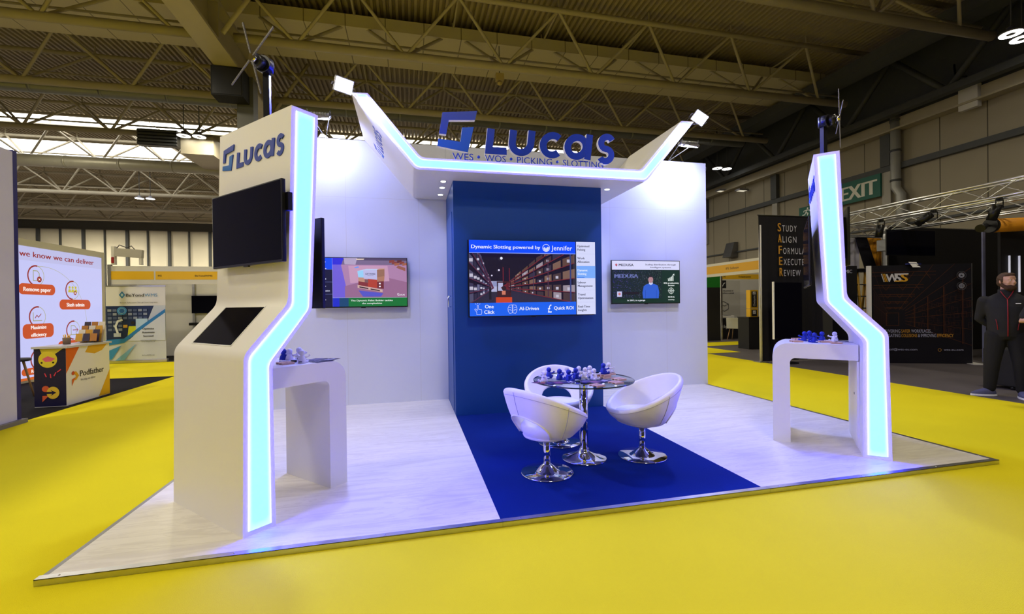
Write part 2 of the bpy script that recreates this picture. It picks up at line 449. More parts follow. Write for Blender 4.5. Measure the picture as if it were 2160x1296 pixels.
def light_panel(name, Lp, Rp, M, depth, parent, K=15, caps=(.45, .35), bias=None):
    """strip between two matched polylines; attribute 'edge' is high next to the rows of lamps along its rim"""
    Ls, Rs = [Lp[0]], [Rp[0]]
    for i in range(1, len(Lp)):
        ln = max((Vector(Lp[i]) - Vector(Lp[i - 1])).length, (Vector(Rp[i]) - Vector(Rp[i - 1])).length); q = max(1, int(ln / .06))
        for j in range(1, q + 1):
            Ls.append(tuple(Vector(Lp[i - 1]).lerp(Vector(Lp[i]), j / q))); Rs.append(tuple(Vector(Rp[i - 1]).lerp(Vector(Rp[i]), j / q)))
    Lp, Rp = Ls, Rs
    n = len(Lp); V = []; E = []; F = []
    for i in range(n):
        for k in range(K):
            t = k / (K - 1)
            V.append((Lp[i][0] * (1 - t) + Rp[i][0] * t, Lp[i][1] * (1 - t) + Rp[i][1] * t, depth))
            e = abs(2 * t - 1) ** 5
            if i == 0: e = max(e, caps[0])
            if i == n - 1: e = max(e, caps[1])
            if bias: e = min(1, e + bias(V[-1][0]) * (1 - e))
            E.append(e)
    for i in range(n - 1):
        for k in range(K - 1): F.append((i * K + k, i * K + k + 1, (i + 1) * K + k + 1, (i + 1) * K + k))
    rim = [i * K for i in range(n)] + [(n - 1) * K + k for k in range(1, K)] + [i * K + K - 1 for i in range(n - 2, -1, -1)] + [k for k in range(K - 2, 0, -1)]
    o = len(V); sg = 1 if depth > 0 else -1
    for r_ in rim: V.append((V[r_][0], V[r_][1], 0.0)); E.append(.9)
    for j in range(len(rim)):
        a, b2 = rim[j], rim[(j + 1) % len(rim)]
        F.append((a, b2, o + (j + 1) % len(rim), o + j))
    me = bpy.data.meshes.new(name); me.from_pydata([tuple(M @ Vector(v)) for v in V], [], F)
    me.materials.append(LED)
    at = me.attributes.new('edge', 'FLOAT', 'POINT'); at.data.foreach_set('value', E)
    bm = bmesh.new(); bm.from_mesh(me); bmesh.ops.recalc_face_normals(bm, faces=bm.faces[:]); bm.to_mesh(me); bm.free()
    ob = bpy.data.objects.new(name, me); COL.objects.link(ob); ob.parent = parent
    return ob

# ------------------------------------------------------------------ the five-letter wordmark and its bracket emblem
def arc(cx, cy, r, a0, a1, n=20): return [(cx + r * math.cos(R(a0 + (a1 - a0) * i / n)), cy + r * math.sin(R(a0 + (a1 - a0) * i / n))) for i in range(n + 1)]
def wordmark_pieces():
    w = .088; sh = lambda P: [(x + .12 * y, y) for x, y in P]
    L_ = [((.0 + .044, .305), (.044, .044), (.262, .044))]
    yield 'letter_l', [(sh([(.044, .305), (.044, .044), (.262, .044)]), w, False)]
    yield 'letter_u', [(sh([(.32, .31)] + arc(.436, .158, .116, 180, 360) + [(.552, .318)]), w, False)]
    yield 'letter_c', [(sh(arc(.83, .158, .12, 47, 313, 26)), w, False)]
    yield 'letter_a', [(sh(arc(1.15, .158, .12, 0, 360, 32)[:-1]), w, True), (sh([(1.307, .005), (1.307, .325)]), w, False)]
    yield 'letter_s', [(sh(arc(1.548, .236, .078, 28, 262, 14) + arc(1.548, .08, .078, 82, -152, 14)), w * .93, False)]
ICON_UP = [(-.498, .452), (-.086, .503), (-.113, .391), (-.424, .367), (-.456, .197), (-.539, .202)]
ICON_LO = [(-.55, .142), (-.292, .122), (-.268, .292), (-.129, .308), (-.205, .002), (-.562, .055)]
def wordmark(parent, M, sc, d0, d1, side, split=False, prefix=''):
    T = M @ Matrix.Diagonal((sc, sc, 1, 1))
    if not split:
        b = MB()
        for nm, P in wordmark_pieces():
            for j, (pts, w, cl) in enumerate(P): b.ribbon(pts, w, d0, d1 + .0006 * j, LOGO_D, T, cl, side)
        b.prism(ICON_UP, d0, d1, LOGO_D, T, side=side); b.prism(ICON_LO, d0, d1, LOGO_L, T, side=side)
        return b.build('logo_lettering', parent)
    for nm, P in wordmark_pieces():
        b = MB()
        for j, (pts, w, cl) in enumerate(P): b.ribbon(pts, w, d0, d1 + .0006 * j, LOGO_D, T, cl, side)
        b.build(nm, parent)
    MB().prism(ICON_UP, d0, d1, LOGO_D, T, side=side).build('emblem_top', parent)
    MB().prism(ICON_LO, d0, d1, mat('sign_lower_blue', S(8, 84, 190), .35, var=.03), T, side=side).build('emblem_base', parent)

# ------------------------------------------------------------------ blue tower with its door
tw = thing('storage_tower', 'tall dark blue box tower behind the round glass table', 'tower', (3.44, 3.33, PL))
TI = Matrix.Translation((-3.44, -3.33, -PL))
MB().box(2.449, 4.431, 2.811, D - .002, PL, 2.973, NAVY, TI).build('body', tw)
b = MB(); b.box(2.441, 2.449, 2.98, 3.62, PL + .04, 2.62, mat('blue_door_paint', S(14, 74, 150), .4, var=.03), TI); dr = b.build('door', tw)
b = MB(); b.tube([(2.441, 3.16, 1.40), (2.405, 3.16, 1.40), (2.405, 3.16, 1.54), (2.441, 3.16, 1.54)], .008, CHROME, 8, TI); b.build('handle', dr)

# ------------------------------------------------------------------ canopy: winged header with lit front edge
cn = thing('canopy', 'white winged canopy with a glowing cyan front edge above the blue tower', 'canopy', (3.44, 3.14, 2.975))
CI = Matrix.Translation((-3.44, -3.14, -2.975))
CF = CI @ frame((0, 2.43, 0), (1, 0, 0), (0, 0, 1))          # local u=x, v=z, w=-y (towards the aisle)
OUT = fillet([(1.305, 3.785), (1.99, 2.975), (4.885, 2.975), (5.59, 3.80)], [0, .10, .10, 0], 8)
INN = fillet([(1.478, 3.795), (2.055, 3.112), (4.822, 3.125), (5.41, 3.80)], [0, .11, .11, 0], 8)
prof = OUT + INN[::-1]
n = len(OUT); bb = MB()
V = [(u, v, 0) for u, v in OUT] + [(u, v, 0) for u, v in INN] + [(u, v, -1.418) for u, v in OUT] + [(u, v, -1.418) for u, v in INN]
F = []
for i in range(n - 1):
    F += [(i, i + 1, n + i + 1, n + i), (2 * n + i, 3 * n + i, 3 * n + i + 1, 2 * n + i + 1), (i, 2 * n + i, 2 * n + i + 1, i + 1), (n + i, n + i + 1, 3 * n + i + 1, 3 * n + i)]
F += [(0, n, 3 * n, 2 * n), (n - 1, 3 * n - 1, 4 * n - 1, 2 * n - 1)]
bb.add(V, F, WHITE, False, CF); bb.build('shell', cn)
SO = fillet([(1.352, 3.770), (2.005, 2.998), (4.872, 2.998), (5.553, 3.780)], [0, .085, .085, 0], 8)
SI = fillet([(1.468, 3.774), (2.045, 3.090), (4.83, 3.102), (5.422, 3.776)], [0, .12, .12, 0], 8)
light_panel('light_strip', SO, SI, CF, .006, cn, 11, bias=lambda x: max(0, min(.42, (x - 2.6) * .6, (5.0 - x) * 2)))
# recessed downlights in the underside
DL = mat('downlight_lens', (.8, .8, .8), .3, var=0, emit=(1, .97, .92), estr=14)
for x, y in ((2.336, 2.877), (2.344, 3.18), (2.347, 3.559), (4.554, 2.878), (4.554, 3.18), (4.554, 3.559)):
    T = CI @ Matrix.Translation((x, y, 2.975))
    dl = MB().lathe([(.034, -.001), (.045, -.004), (.045, 0)], METAL, 24, T).build('downlight', cn)
    MB().lathe([(.0, -.0025), (.033, -.0025), (.033, -.001)], DL, 20, T).build('lens', dl)
    spot_light('downlight_beam', (x, y, 2.955), (x, y, 0), 70 if x < 3 else 115, DOWN_POWER if x < 3 else DOWN_POWER * 2.2, (.75, .80, 1.0), .8, .03)
# lettering on the outer face of the canopy's far-side wing
d_ = Vector((.68, 0, -.81)).normalized()
wordmark(cn, CI @ frame(Vector((1.31, 3.388, 3.785)) + d_ * .452, (0, -1, 0), -d_), .414, -.001, .004, LOGO_D)

# ------------------------------------------------------------------ standing sign on the canopy
sg = thing('sign', 'big dark blue wordmark of five letters and a bracket emblem standing on the canopy', 'sign', (3.4, 2.5, 3.11))
GI = Matrix.Translation((-3.4, -2.5, -3.11))
wordmark(sg, GI @ frame((2.805, 2.5, 3.228), (1, 0, 0), (0, 0, 1)), 1.0, -.055, 0, EDGE_W, True)
for x in (2.33, 2.47, 2.95, 3.26, 3.64, 3.98, 4.15, 4.37): MB().box(x, x + .014, 2.51, 2.522, 3.126, 3.29, CLEAR, GI).build('acrylic_leg', sg)
ss = thing('small_sign', 'row of small blue capital words below the big sign letters', 'sign', (3.36, 2.475, 3.11))
HI = Matrix.Translation((-3.36, -2.475, -3.11)); HF = HI @ frame((0, 2.475, 0), (1, 0, 0), (0, 0, 1))
MB().box(2.39, 4.33, 2.477, 2.483, 3.118, 3.18, CLEAR, HI).build('acrylic_panel', ss)
def solid_text(name, t, x0, x1, z, h, M, parent, m, d0, d1, side=None, bold=.03):
    V, F = text_geo(t, 0.0); a = min(p[0] for p in V); c = max(p[0] for p in V); s_ = h / .72; wd = bold * .4 * s_; k = (x1 - x0 - wd) / (c - a)
    b = MB(); b.keep = True
    ed = {}
    for f in F:
        for i in range(len(f)):
            e = (f[i], f[(i + 1) % len(f)]); ed[e] = ed.get(e, 0) + 1
    for j in range(3):                                     # three close passes make the heavy stroke
        sx = x0 + wd * j / 2; top = d1 + .0003 * j; o = len(V)
        VV = [(sx + (p[0] - a) * k, z + p[1] * s_, top) for p in V] + [(sx + (p[0] - a) * k, z + p[1] * s_, d0) for p in V]
        b.add(VV[:o], F, m, False, M)
        b.add(VV, [(e[1], e[0], e[0] + o, e[1] + o) for e in ed if (e[1], e[0]) not in ed], side or m, False, M)
    return b.build(name, parent)
SUB = mat('sign_bright_blue', S(22, 60, 190), .35, var=.03)
for t, x0, x1 in (('WES', 2.413, 2.66), ('WOS', 2.797, 3.052), ('PICKING', 3.188, 3.634), ('SLOTTING', 3.772, 4.31)):
    solid_text('word', t, x0, x1, 3.124, .083, HF, ss, SUB, 0, .012, EDGE_W)
for x in (2.724, 3.118, 3.703):
    MB().lathe([(.0, -.0), (.017, -.0), (.017, .012), (0, .012)], SUB, 16, HI @ Matrix.Translation((x, 2.475, 3.172)) @ Matrix.Rotation(R(90), 4, 'X')).build('bullet_dot', ss)

# ------------------------------------------------------------------ floodlights
LENS = mat('flood_lens', (.9, .9, .9), .3, var=0, emit=(.93, .96, 1.0), estr=30)
CASE = mat('floodlight_grey', S(150, 150, 160), .4, .5, var=.06)
def floodlight(label, loc, face, arm_to, group='floodlights of the stand', s=.15, roll=0):
    t = thing('floodlight', label, 'floodlight', loc, 0, group)
    Fv = Vector(face).normalized(); U = Fv.cross(Vector((0, 0, 1))).normalized(); V = U.cross(Fv)
    # local u right, v up, w out of the lens
    M = Matrix(((U.x, V.x, Fv.x, 0), (U.y, V.y, Fv.y, 0), (U.z, V.z, Fv.z, 0), (0, 0, 0, 1)))
    M = M @ Matrix.Rotation(R(roll), 4, 'Z')
    h = MB(); h.box(-s, s, -s * .78, s * .78, -.045, 0, CASE, M, .012)
    for i in range(7): h.box(-s * .8 + i * s * .26, -s * .8 + i * s * .26 + .008, -s * .6, s * .6, -.075, -.045, CASE, M)
    h.build('housing', t)
    l_ = MB(); l_.box(-s * .88, s * .88, -s * .66, s * .66, 0, .004, LENS, M); l_.build('lens', t)
    a = Vector(arm_to) - Vector(loc)
    k = MB(); k.tube([M @ Vector((-s - .012, 0, -.02)), M @ Vector((-s - .012, -s * .2, -.10)), a, M @ Vector((s + .012, -s * .2, -.10)), M @ Vector((s + .012, 0, -.02))], .009, CASE, 6); k.build('bracket', t)
floodlight('glaring square floodlight on the tip of the wing that bears the small wordmark', (1.235, 2.40, 3.84), (.30, -.85, -.45), (1.37, 2.50, 3.785), s=.10, roll=6)
floodlight('glaring square floodlight on the plain wing tip, above the two hall lamps', (5.66, 2.40, 3.845), (-.45, -.80, -.40), (5.50, 2.50, 3.79), s=.095, roll=38)
floodlight('white floodlight on top of the wall, behind the lit pillar with the black screens', (.80, 3.42, 3.86), (0, .42, -.91), (.80, 3.87, 3.765), s=.13)
floodlight('white floodlight on top of the wall, above the green caption screen', (6.19, 3.42, 3.86), (0, .42, -.91), (6.12, 3.87, 3.765), s=.13)

# ------------------------------------------------------------------ the two lit pillars, mirrored
CA, SA = math.cos(R(43.98)), math.sin(R(43.98))
PLo = [(0, PL), (.0185, 1.132), (.302, 1.447), (.345, 2.755)]
PRo = [(.197, PL), (.192, 1.055), (.470, 1.400), (.538, 2.753)]
SLp = fillet([(.028, .067), (.047, 1.115), (.327, 1.43), (.375, 2.727)], [0, .09, .09, 0], 7)
SRp = fillet([(.167, .064), (.165, 1.062), (.443, 1.405), (.509, 2.725)], [0, .09, .09, 0], 7)
DEPTH = .977
def pillar(sg, label, cx, cy):
    """sg=+1: pillar whose tablet side looks to -x; -1: its mirror image. local frame s (along the lit face), z, w (out of the lit face)"""
    t = thing('display_pillar', label, 'pillar', (cx, cy, PL), 0, 'lit pillars at the front corners')
    O = Vector((0, 0, -PL)); l = Vector((sg * CA, SA, 0)); lit = Vector((sg * SA, -CA, 0))
    M = Matrix(((l.x, 0, lit.x, O.x), (l.y, 0, lit.y, O.y), (0, 1, 0, O.z), (0, 0, 0, 1)))
    A = fillet(PLo, [0, .11, .13, 0], 8); B = fillet(PRo, [0, .11, .09, 0], 8)
    n = len(A); b = MB(); V = [(s, z, w) for w in (0, -DEPTH) for P in (A, B) for s, z in P]; F = []
    for i in range(n - 1):
        F += [(i, i + 1, n + i + 1, n + i), (2 * n + i, 3 * n + i, 3 * n + i + 1, 2 * n + i + 1)]
    b.add(V, F, WHITE, False, M)
    F = []
    for i in range(n - 1): F += [(i, 2 * n + i, 2 * n + i + 1, i + 1), (n + i, n + i + 1, 3 * n + i + 1, 3 * n + i)]
    b.add(V, F, WHITE, True, M)
    b.add(V, [(0, n, 3 * n, 2 * n), (n - 1, 3 * n - 1, 4 * n - 1, 2 * n - 1)], WHITE, False, M)
    b.build('body', t, auto=35)
    light_panel('light_panel', SLp, SRp, M, .007, t)
    # tablet set in the slope: local axes a (along depth, away from the lit face), c (up the slope)
    c = Vector((.2835, .315)).normalized(); q0 = Vector((.107, 1.2303))
    def sl(k, w, o=0): p = q0 + c * k + Vector((-c.y, c.x)) * o; return (p.x, p.y, -w)
    ks, ke = -.070, .272
    b = MB(); V = [sl(ks, .219, .001), sl(ks, .74, .001), sl(ke, .836, .001), sl(ke, .289, .001)]
    V = [sl(ks, .24, .0008), sl(ks, .78, .0008), sl(ke, .78, .0008), sl(ke, .24, .0008)]
    b.add(V, [(0, 1, 2, 3)], GLASSB, False, M); b.keep = True
    tb = b.build('tablet_screen', t)
    e = .008; b = MB()
    for (k0, k1, w0, w1) in ((ks - e, ks, .232, .788), (ke, ke + e, .232, .788), (ks, ke, .232, .24), (ks, ke, .78, .788)):
        P = [sl(k0, w0, 0), sl(k1, w0, 0), sl(k1, w1, 0), sl(k0, w1, 0), sl(k0, w0, .003), sl(k1, w0, .003), sl(k1, w1, .003), sl(k0, w1, .003)]
        b.add(P, [(0, 1, 2, 3), (4, 5, 6, 7), (0, 1, 5, 4), (1, 2, 6, 5), (2, 3, 7, 6), (3, 0, 4, 7)], WHITE2, False, M)
    b.build('tablet_frame', tb)
    # wordmark above the screen, read from the tablet side
    sface = .3395
    if sg > 0: WM = Matrix.Translation((0, 0, -PL)) @ frame(l * (sface - .003), lit, (0, 0, 1)) @ Matrix.Translation((-.706, 2.455, 0))
    else: WM = Matrix.Translation((0, 0, -PL)) @ frame(l * (sface - .003), -lit, (0, 0, 1)) @ Matrix.Translation((.27, 2.455, 0))
    wordmark(t, WM, .375, -.002, .006, LOGO_D)
    # wordmark on the inner side, read from the middle of the stand
    if sg > 0: WM = Matrix.Translation((0, 0, -PL)) @ frame(l * .525, -lit, (0, 0, 1)) @ Matrix.Translation((.27, 2.455, 0))
    else: WM = Matrix.Translation((0, 0, -PL)) @ frame(l * .525, lit, (0, 0, 1)) @ Matrix.Translation((-.706, 2.455, 0))
    wordmark(t, WM, .375, -.012, .008, LOGO_D)
    return t, M, l, lit
pA, MA, lA, litA = pillar(1, 'white bent pillar with a glowing cyan face and a wordmark above its black screen', .909, .185)
pB, MBm, lB, litB = pillar(-1, 'white bent pillar with a glowing cyan face beside the green exit sign', 5.903, .207)

# ------------------------------------------------------------------ propeller-shaped display fans on poles
def fan(label, P0, l, lit, sg, a0):
    t = thing('display_fan', label, 'fan', P0 + l * .43 - lit * .45 + Vector((0, 0, 2.752)), 0, 'blade fans above the pillars')
    o = lambda s, m, z: l * (s - .43) - lit * (m - .45) + Vector((0, 0, z - 2.752))
    MB().box(-.021, .021, -.021, .021, 0, .46, BLACK).build('pole', t)
    b = MB(); b.tube([o(.44, .45, 3.18), o(.40, .44, 3.18), o(.385, .43, 3.18)], .06, BLACK, 14)
    b.tube([o(.385, .43, 3.18), o(.335, .42, 3.18)], .045, BLACK, 14); b.tube([o(.44, .45, 3.13), o(.44, .45, 3.23)], .035, BLACK, 8); b.build('motor', t)
    h = MB(); h.tube([o(.335, .42, 3.18), o(.30, .41, 3.18)], .028, CHROME, 12); h.build('hub', t)
    for k in range(4):
        a = R(a0 + 90 * k); u = -lit * math.cos(a) + Vector((0, 0, math.sin(a))); v = -lit * -math.sin(a) + Vector((0, 0, math.cos(a)))
        c = o(.305, .413, 3.18); b = MB()
        T = Matrix(((u.x, v.x, l.x, c.x), (u.y, v.y, l.y, c.y), (u.z, v.z, l.z, c.z), (0, 0, 0, 1)))
        b.box(.02, .305, -.007, .007, -.003, .003, mat('fan_blade_grey', S(92, 88, 82), .45, .4), T)
        for j in range(9): b.box(.04 + j * .029, .05 + j * .029, -.0025, .0025, -.004, -.003, mat('fan_led_dot', S(150, 146, 140), .5), T)
        b.build('blade', t)
ZP = Vector((0, 0, 0))
fan('black blade fan on a pole above the pillar with the black screens', Vector((.909, .185, 0)), lA, litA, 1, 68)
fan('black blade fan on a pole above the pillar beside the exit sign', Vector((5.903, .207, 0)), lB, litB, -1, 80)

# ------------------------------------------------------------------ waterfall counters grown from the pillars
def counter(sg, label, cx, cy):
    t = thing('counter', label, 'counter', (cx, cy, PL), 0, 'waterfall counters')
    l = Vector((sg * CA, SA, 0)); lit = Vector((sg * SA, -CA, 0))
    M = Matrix(((l.x, 0, lit.x, 0), (l.y, 0, lit.y, 0), (0, 1, 0, -PL), (0, 0, 0, 1)))
    o = fillet([(.20, 1.003), (.882, 1.003), (.882, PL)], [0, .135, 0], 12); i = fillet([(.20, .86), (.735, .86), (.735, PL)], [0, .045, 0], 12)
    n = len(o); b = MB(); V = [(s, z, w) for w in (-.204, -.80) for P in (o, i) for s, z in P]; F = []; G = []
    for k in range(n - 1):
        F += [(k, k + 1, n + k + 1, n + k), (2 * n + k, 3 * n + k, 3 * n + k + 1, 2 * n + k + 1)]
        G += [(k, 2 * n + k, 2 * n + k + 1, k + 1), (n + k, n + k + 1, 3 * n + k + 1, 3 * n + k)]
    F += [(n - 1, 2 * n - 1, 4 * n - 1, 3 * n - 1), (0, n, 3 * n, 2 * n)]
    b.add(V, F, WHITE2, False, M); b.add(V, G, WHITE2, True, M); b.build('body', t, auto=35)
    pn = MB(); pn.box(.196, .212, .06, .852, -.79, -.215, WHITE2, M); dp = pn.build('door', t)
    MB().box(.212, .216, .52, .54, -.40, -.38, STEEL, M).build('lock', dp)
counter(1, 'white arched counter attached to the pillar with the black screens', .909, .185)
counter(-1, 'white arched counter attached to the pillar beside the exit sign', 5.903, .207)
# ------------------------------------------------------------------ screens
def tv(label, C_, U, w, h, art=None, depth=.055, group=None, gap=.03, player=False):
    """wall screen centred on C_ (centre of the casing front), U = viewer's right"""
    U = Vector(U).normalized(); V = Vector((0, 0, 1)); N_ = U.cross(V)
    t = thing('display_screen', label, 'screen', C_, 0, group)
    M = frame((0, 0, 0), U, V)
    b = MB(); b.box(-w / 2, w / 2, -h / 2, h / 2, -depth * .55, 0, BLACK, M, .006); b.box(-w * .35, w * .35, -h * .36, h * .36, -depth, -depth * .5, BLACK, M); b.build('casing', t)
    bz = .010
    if art:
        A = Art(M @ Matrix.Translation((-w / 2 + bz, -h / 2 + bz * 1.6, .0006)), .0003, glow); art(A, w - 2 * bz, h - 2.6 * bz); A.build('screen_picture', t)
    else:
        b = MB(); b.keep = True; b.add([(-w / 2 + bz, -h / 2 + bz * 1.5, .0008), (w / 2 - bz, -h / 2 + bz * 1.5, .0008), (w / 2 - bz, h / 2 - bz, .0008), (-w / 2 + bz, h / 2 - bz, .0008)], [(0, 1, 2, 3)], GLASSB, False, M); b.build('screen_glass', t)
    b = MB(); b.box(-.03, .03, -h / 2 - .008, -h / 2 + .001, -.02, -.004, BLACK, M); b.build('sensor', t)
    b = MB(); b.box(-w * .16, w * .16, -h * .22, h * .22, -depth - gap, -depth, STEEL, M); b.build('wall_bracket', t)
    if player: b = MB(); b.box(w / 2 - .02, w / 2 + .022, h * .12, h * .34, -depth - .01, -depth * .6, BLACK, M); b.build('media_player', t)
    return t
rnd = random.Random(4)
WHT, INK = (240, 242, 255), (24, 26, 60)
def art_main(A, w, h):
    A.rect(0, 0, w, h, (12, 10, 26))
    y0, y1, x1 = .175 * h, .83 * h, .838 * w
    # warehouse aisle
    vx, vy = .215 * w, y0 + .30 * (y1 - y0)
    A.rect(0, y0, x1, y1, (22, 15, 38))
    A.poly([(0, y0), (x1, y0), (vx + .03 * w, vy), (vx - .03 * w, vy)], (44, 40, 62))
    A.rect(vx - .05 * w, vy - .05 * h, vx + .045 * w, vy + .09 * h, (176, 178, 214)); A.rect(vx - .035 * w, vy + .02 * h, vx + .01 * w, vy + .085 * h, (140, 146, 190))
    def lerp(a, b, t): return a + (b - a) * t
    for side, xe in ((1, x1), (-1, 0)):
        for lev, ye in enumerate((1.42, 1.12, .82, .50, .20, -.02)):
            yy = y0 + ye * (y1 - y0)
            N_ = 9
            for i in range(N_):
                t0 = 1 - (i / N_) ** .75 * 1.0; t1 = 1 - ((i + .82) / N_) ** .75
                if t1 < .10: continue
                xa, xb = lerp(vx + side * .03 * w, xe, t0), lerp(vx + side * .03 * w, xe, t1)
                ya, yb = lerp(vy, yy, t0), lerp(vy, yy, t1); ha, hb = .20 * (y1 - y0) * t0 * rnd.uniform(.75, 1.1), 0; hb = ha * t1 / t0
                P = [(xa, ya), (xb, yb), (xb, yb + hb), (xa, ya + ha)]
                P = [(min(max(x, 0), x1), min(max(y, y0), y1)) for x, y in P]
                c = rnd.choice([(92, 66, 58), (70, 52, 56), (120, 92, 80), (60, 48, 58), (150, 138, 150), (52, 46, 66)]) if side > 0 else rnd.choice([(76, 74, 104), (54, 50, 80), (104, 104, 140), (44, 40, 66)])
                if lev == 4 and i % 3 == 0: c = (150, 96, 20) if lev == 3 else c
                if max(p[1] for p in P) - min(p[1] for p in P) > .012: A.poly(P, c)
                if rnd.random() < .5:
                    mx_, my_ = (P[0][0] + P[1][0]) / 2, (P[0][1] + P[2][1]) / 2; q = .016 * w * t1
                    if y0 + q < my_ < y1 - q and q < mx_ < x1 - q: A.rect(mx_ - q, my_ - q * .9, mx_ + q, my_ + q * .9, (190, 186, 205))
            P0, P1 = (xe, yy), (vx + side * .03 * w, vy)
            # shelf beam, cut to the picture
            ts = 1.0
            if yy > y1: ts = (y1 - vy) / (yy - vy)
            if yy < y0: ts = (y0 - vy) / (yy - vy)
            a = (lerp(P1[0], P0[0], ts), lerp(P1[1], P0[1], ts))
            A.line([P1, a], .006 * w, (112, 34, 46) if side > 0 else (88, 40, 66))
    for t0, c in ((.93, (48, 60, 120)), (.62, (70, 40, 66)), (.42, (60, 44, 80))):
        x = lerp(vx + .03 * w, x1, t0); A.rect(x - .006 * w * t0 - .001, max(y0, vy - (vy - y0) * t0), x + .006 * w * t0, min(y1, vy + (y1 - vy) * 1.4 * t0), c)
    A.disc(.245 * w, y0 + .90 * (y1 - y0), .010 * w, (235, 235, 255)); A.disc(.225 * w, y0 + .66 * (y1 - y0), .007 * w, (235, 225, 255)); A.disc(.17 * w, y0 + .55 * (y1 - y0), .006 * w, (220, 210, 240))
    # fork-lift truck seen from behind
    fx, fy = .262 * w, y0
    A.rect(fx - .062 * w, fy, fx + .062 * w, fy + .11 * (y1 - y0), (196, 66, 34)); A.rect(fx - .052 * w, fy + .11 * (y1 - y0), fx + .055 * w, fy + .24 * (y1 - y0), (60, 26, 34))
    for s_ in (-.05, .05): A.rect(fx + s_ * w - .004 * w, fy + .2 * (y1 - y0), fx + s_ * w + .004 * w, fy + .42 * (y1 - y0), (40, 20, 28))
    A.rect(fx - .055 * w, fy + .40 * (y1 - y0), fx + .055 * w, fy + .43 * (y1 - y0), (60, 24, 34)); A.disc(fx, fy + .29 * (y1 - y0), .018 * w, (46, 26, 36)); A.rect(fx - .016 * w, fy + .16 * (y1 - y0), fx + .012 * w, fy + .24 * (y1 - y0), (206, 120, 96))
    A.rect(fx - .008 * w, fy + .43 * (y1 - y0), fx - .002 * w, fy + .72 * (y1 - y0), (116, 30, 46)); A.rect(fx + .04 * w, fy + .43 * (y1 - y0), fx + .045 * w, fy + .70 * (y1 - y0), (116, 30, 46))
    A.rect(.148 * w, y0 + .04 * h, .165 * w, y0 + .19 * h, (20, 18, 34)); A.disc(.156 * w, y0 + .20 * h, .008 * w, (40, 30, 40))
    # banners
    A.rect(0, y1, x1, h, (0, 74, 255)); A.rect(0, 0, x1, y0, (20, 96, 238))
    A.rect(0, y1, x1, y1 + .008 * h, (150, 170, 255))
    A.text('Dynamic Slotting powered by', .016 * w, .892 * h, .048 * h, WHT, 'l', .02, width=.535 * w)
    u, v = .598 * w, .910 * h
    A.disc(u, v, .052 * h, (236, 240, 255)); A.disc(u, v, .046 * h, (0, 74, 255)); A.poly([(u - .042 * h, v - .002 * h), (u - .02 * h, v + .012 * h), (u - .004 * h, v - .008 * h), (u + .02 * h, v + .016 * h), (u + .044 * h, v + .004 * h), (u + .03 * h, v - .034 * h), (u, v - .046 * h), (u - .03 * h, v - .034 * h)], (206, 214, 250))
    A.text('Jennifer', .640 * w, .880 * h, .066 * h, WHT, 'l', .0, width=.17 * w)
    for t, u0, wd in (('AI-Driven', .378, .155), ('Quick ROI', .655, .16)): A.text(t, u0 * w, .070 * h, .048 * h, WHT, 'l', .02, width=wd * w)
    A.text('One', .147 * w, .102 * h, .048 * h, WHT, 'c', .02); A.text('Click', .147 * w, .030 * h, .048 * h, WHT, 'c', .02)
    A.line([(.052 * w, .02 * h), (.052 * w, .05 * h), (.036 * w, .09 * h), (.042 * w, .098 * h), (.056 * w, .075 * h), (.056 * w, .145 * h), (.064 * w, .145 * h), (.066 * w, .09 * h), (.088 * w, .085 * h), (.090 * w, .05 * h), (.084 * w, .02 * h)], .0022 * w, WHT, True)
    for a in (50, 90, 130): A.line([(.06 * w + .035 * h * math.cos(R(a)), .14 * h + .02 * h * math.sin(R(a))), (.06 * w + .05 * h * math.cos(R(a)), .14 * h + .034 * h * math.sin(R(a)))], .0022 * w, WHT)
    for s_ in (-1, 1):
        c = .325 * w + s_ * .017 * w
        A.line([(c - s_ * .014 * w, .035 * h), (c + s_ * .006 * w, .03 * h), (c + s_ * .017 * w, .06 * h), (c + s_ * .018 * w, .1 * h), (c + s_ * .008 * w, .14 * h), (c - s_ * .014 * w, .145 * h)], .0022 * w, WHT, True)
        A.line([(c + s_ * .014 * w, .075 * h), (c, .08 * h), (c - s_ * .008 * w, .06 * h)], .002 * w, WHT); A.line([(c + s_ * .012 * w, .11 * h), (c - s_ * .004 * w, .105 * h)], .002 * w, WHT)
    A.text('\u00a3', .605 * w, .032 * h, .115 * h, WHT, 'l', -.01, xs=.75)
    # menu at the side
    A.rect(x1 + .004 * w, 0, w, h, (212, 216, 250))
    items = (('Optimised', 'Picking'), ('Work', 'Allocation'), ('Dynamic', 'Slotting'), ('Labour', 'Management'), ('Travel', 'Optimisation'), ('Real-Time', 'Insights'))
    for i, (a, b_) in enumerate(items):
        v1 = h * (1 - i / 6); on = i == 2
        if on: A.rect(x1 + .004 * w, v1 - h / 6, w, v1, (120, 170, 250)); A.rect(x1 + .008 * w, v1 - h / 6 + .006 * h, x1 + .07 * w, v1 - h / 6 + .014 * h, (30, 100, 220))
        else: A.rect(x1 + .004 * w, v1 - h / 6, w, v1 - h / 6 + .003 * h, (190, 194, 236))
        A.text(a, x1 + .012 * w, v1 - .073 * h, .031 * h, (232, 240, 255) if on else INK, 'l', .02); A.text(b_, x1 + .012 * w, v1 - .122 * h, .031 * h, (232, 240, 255) if on else INK, 'l', .02)
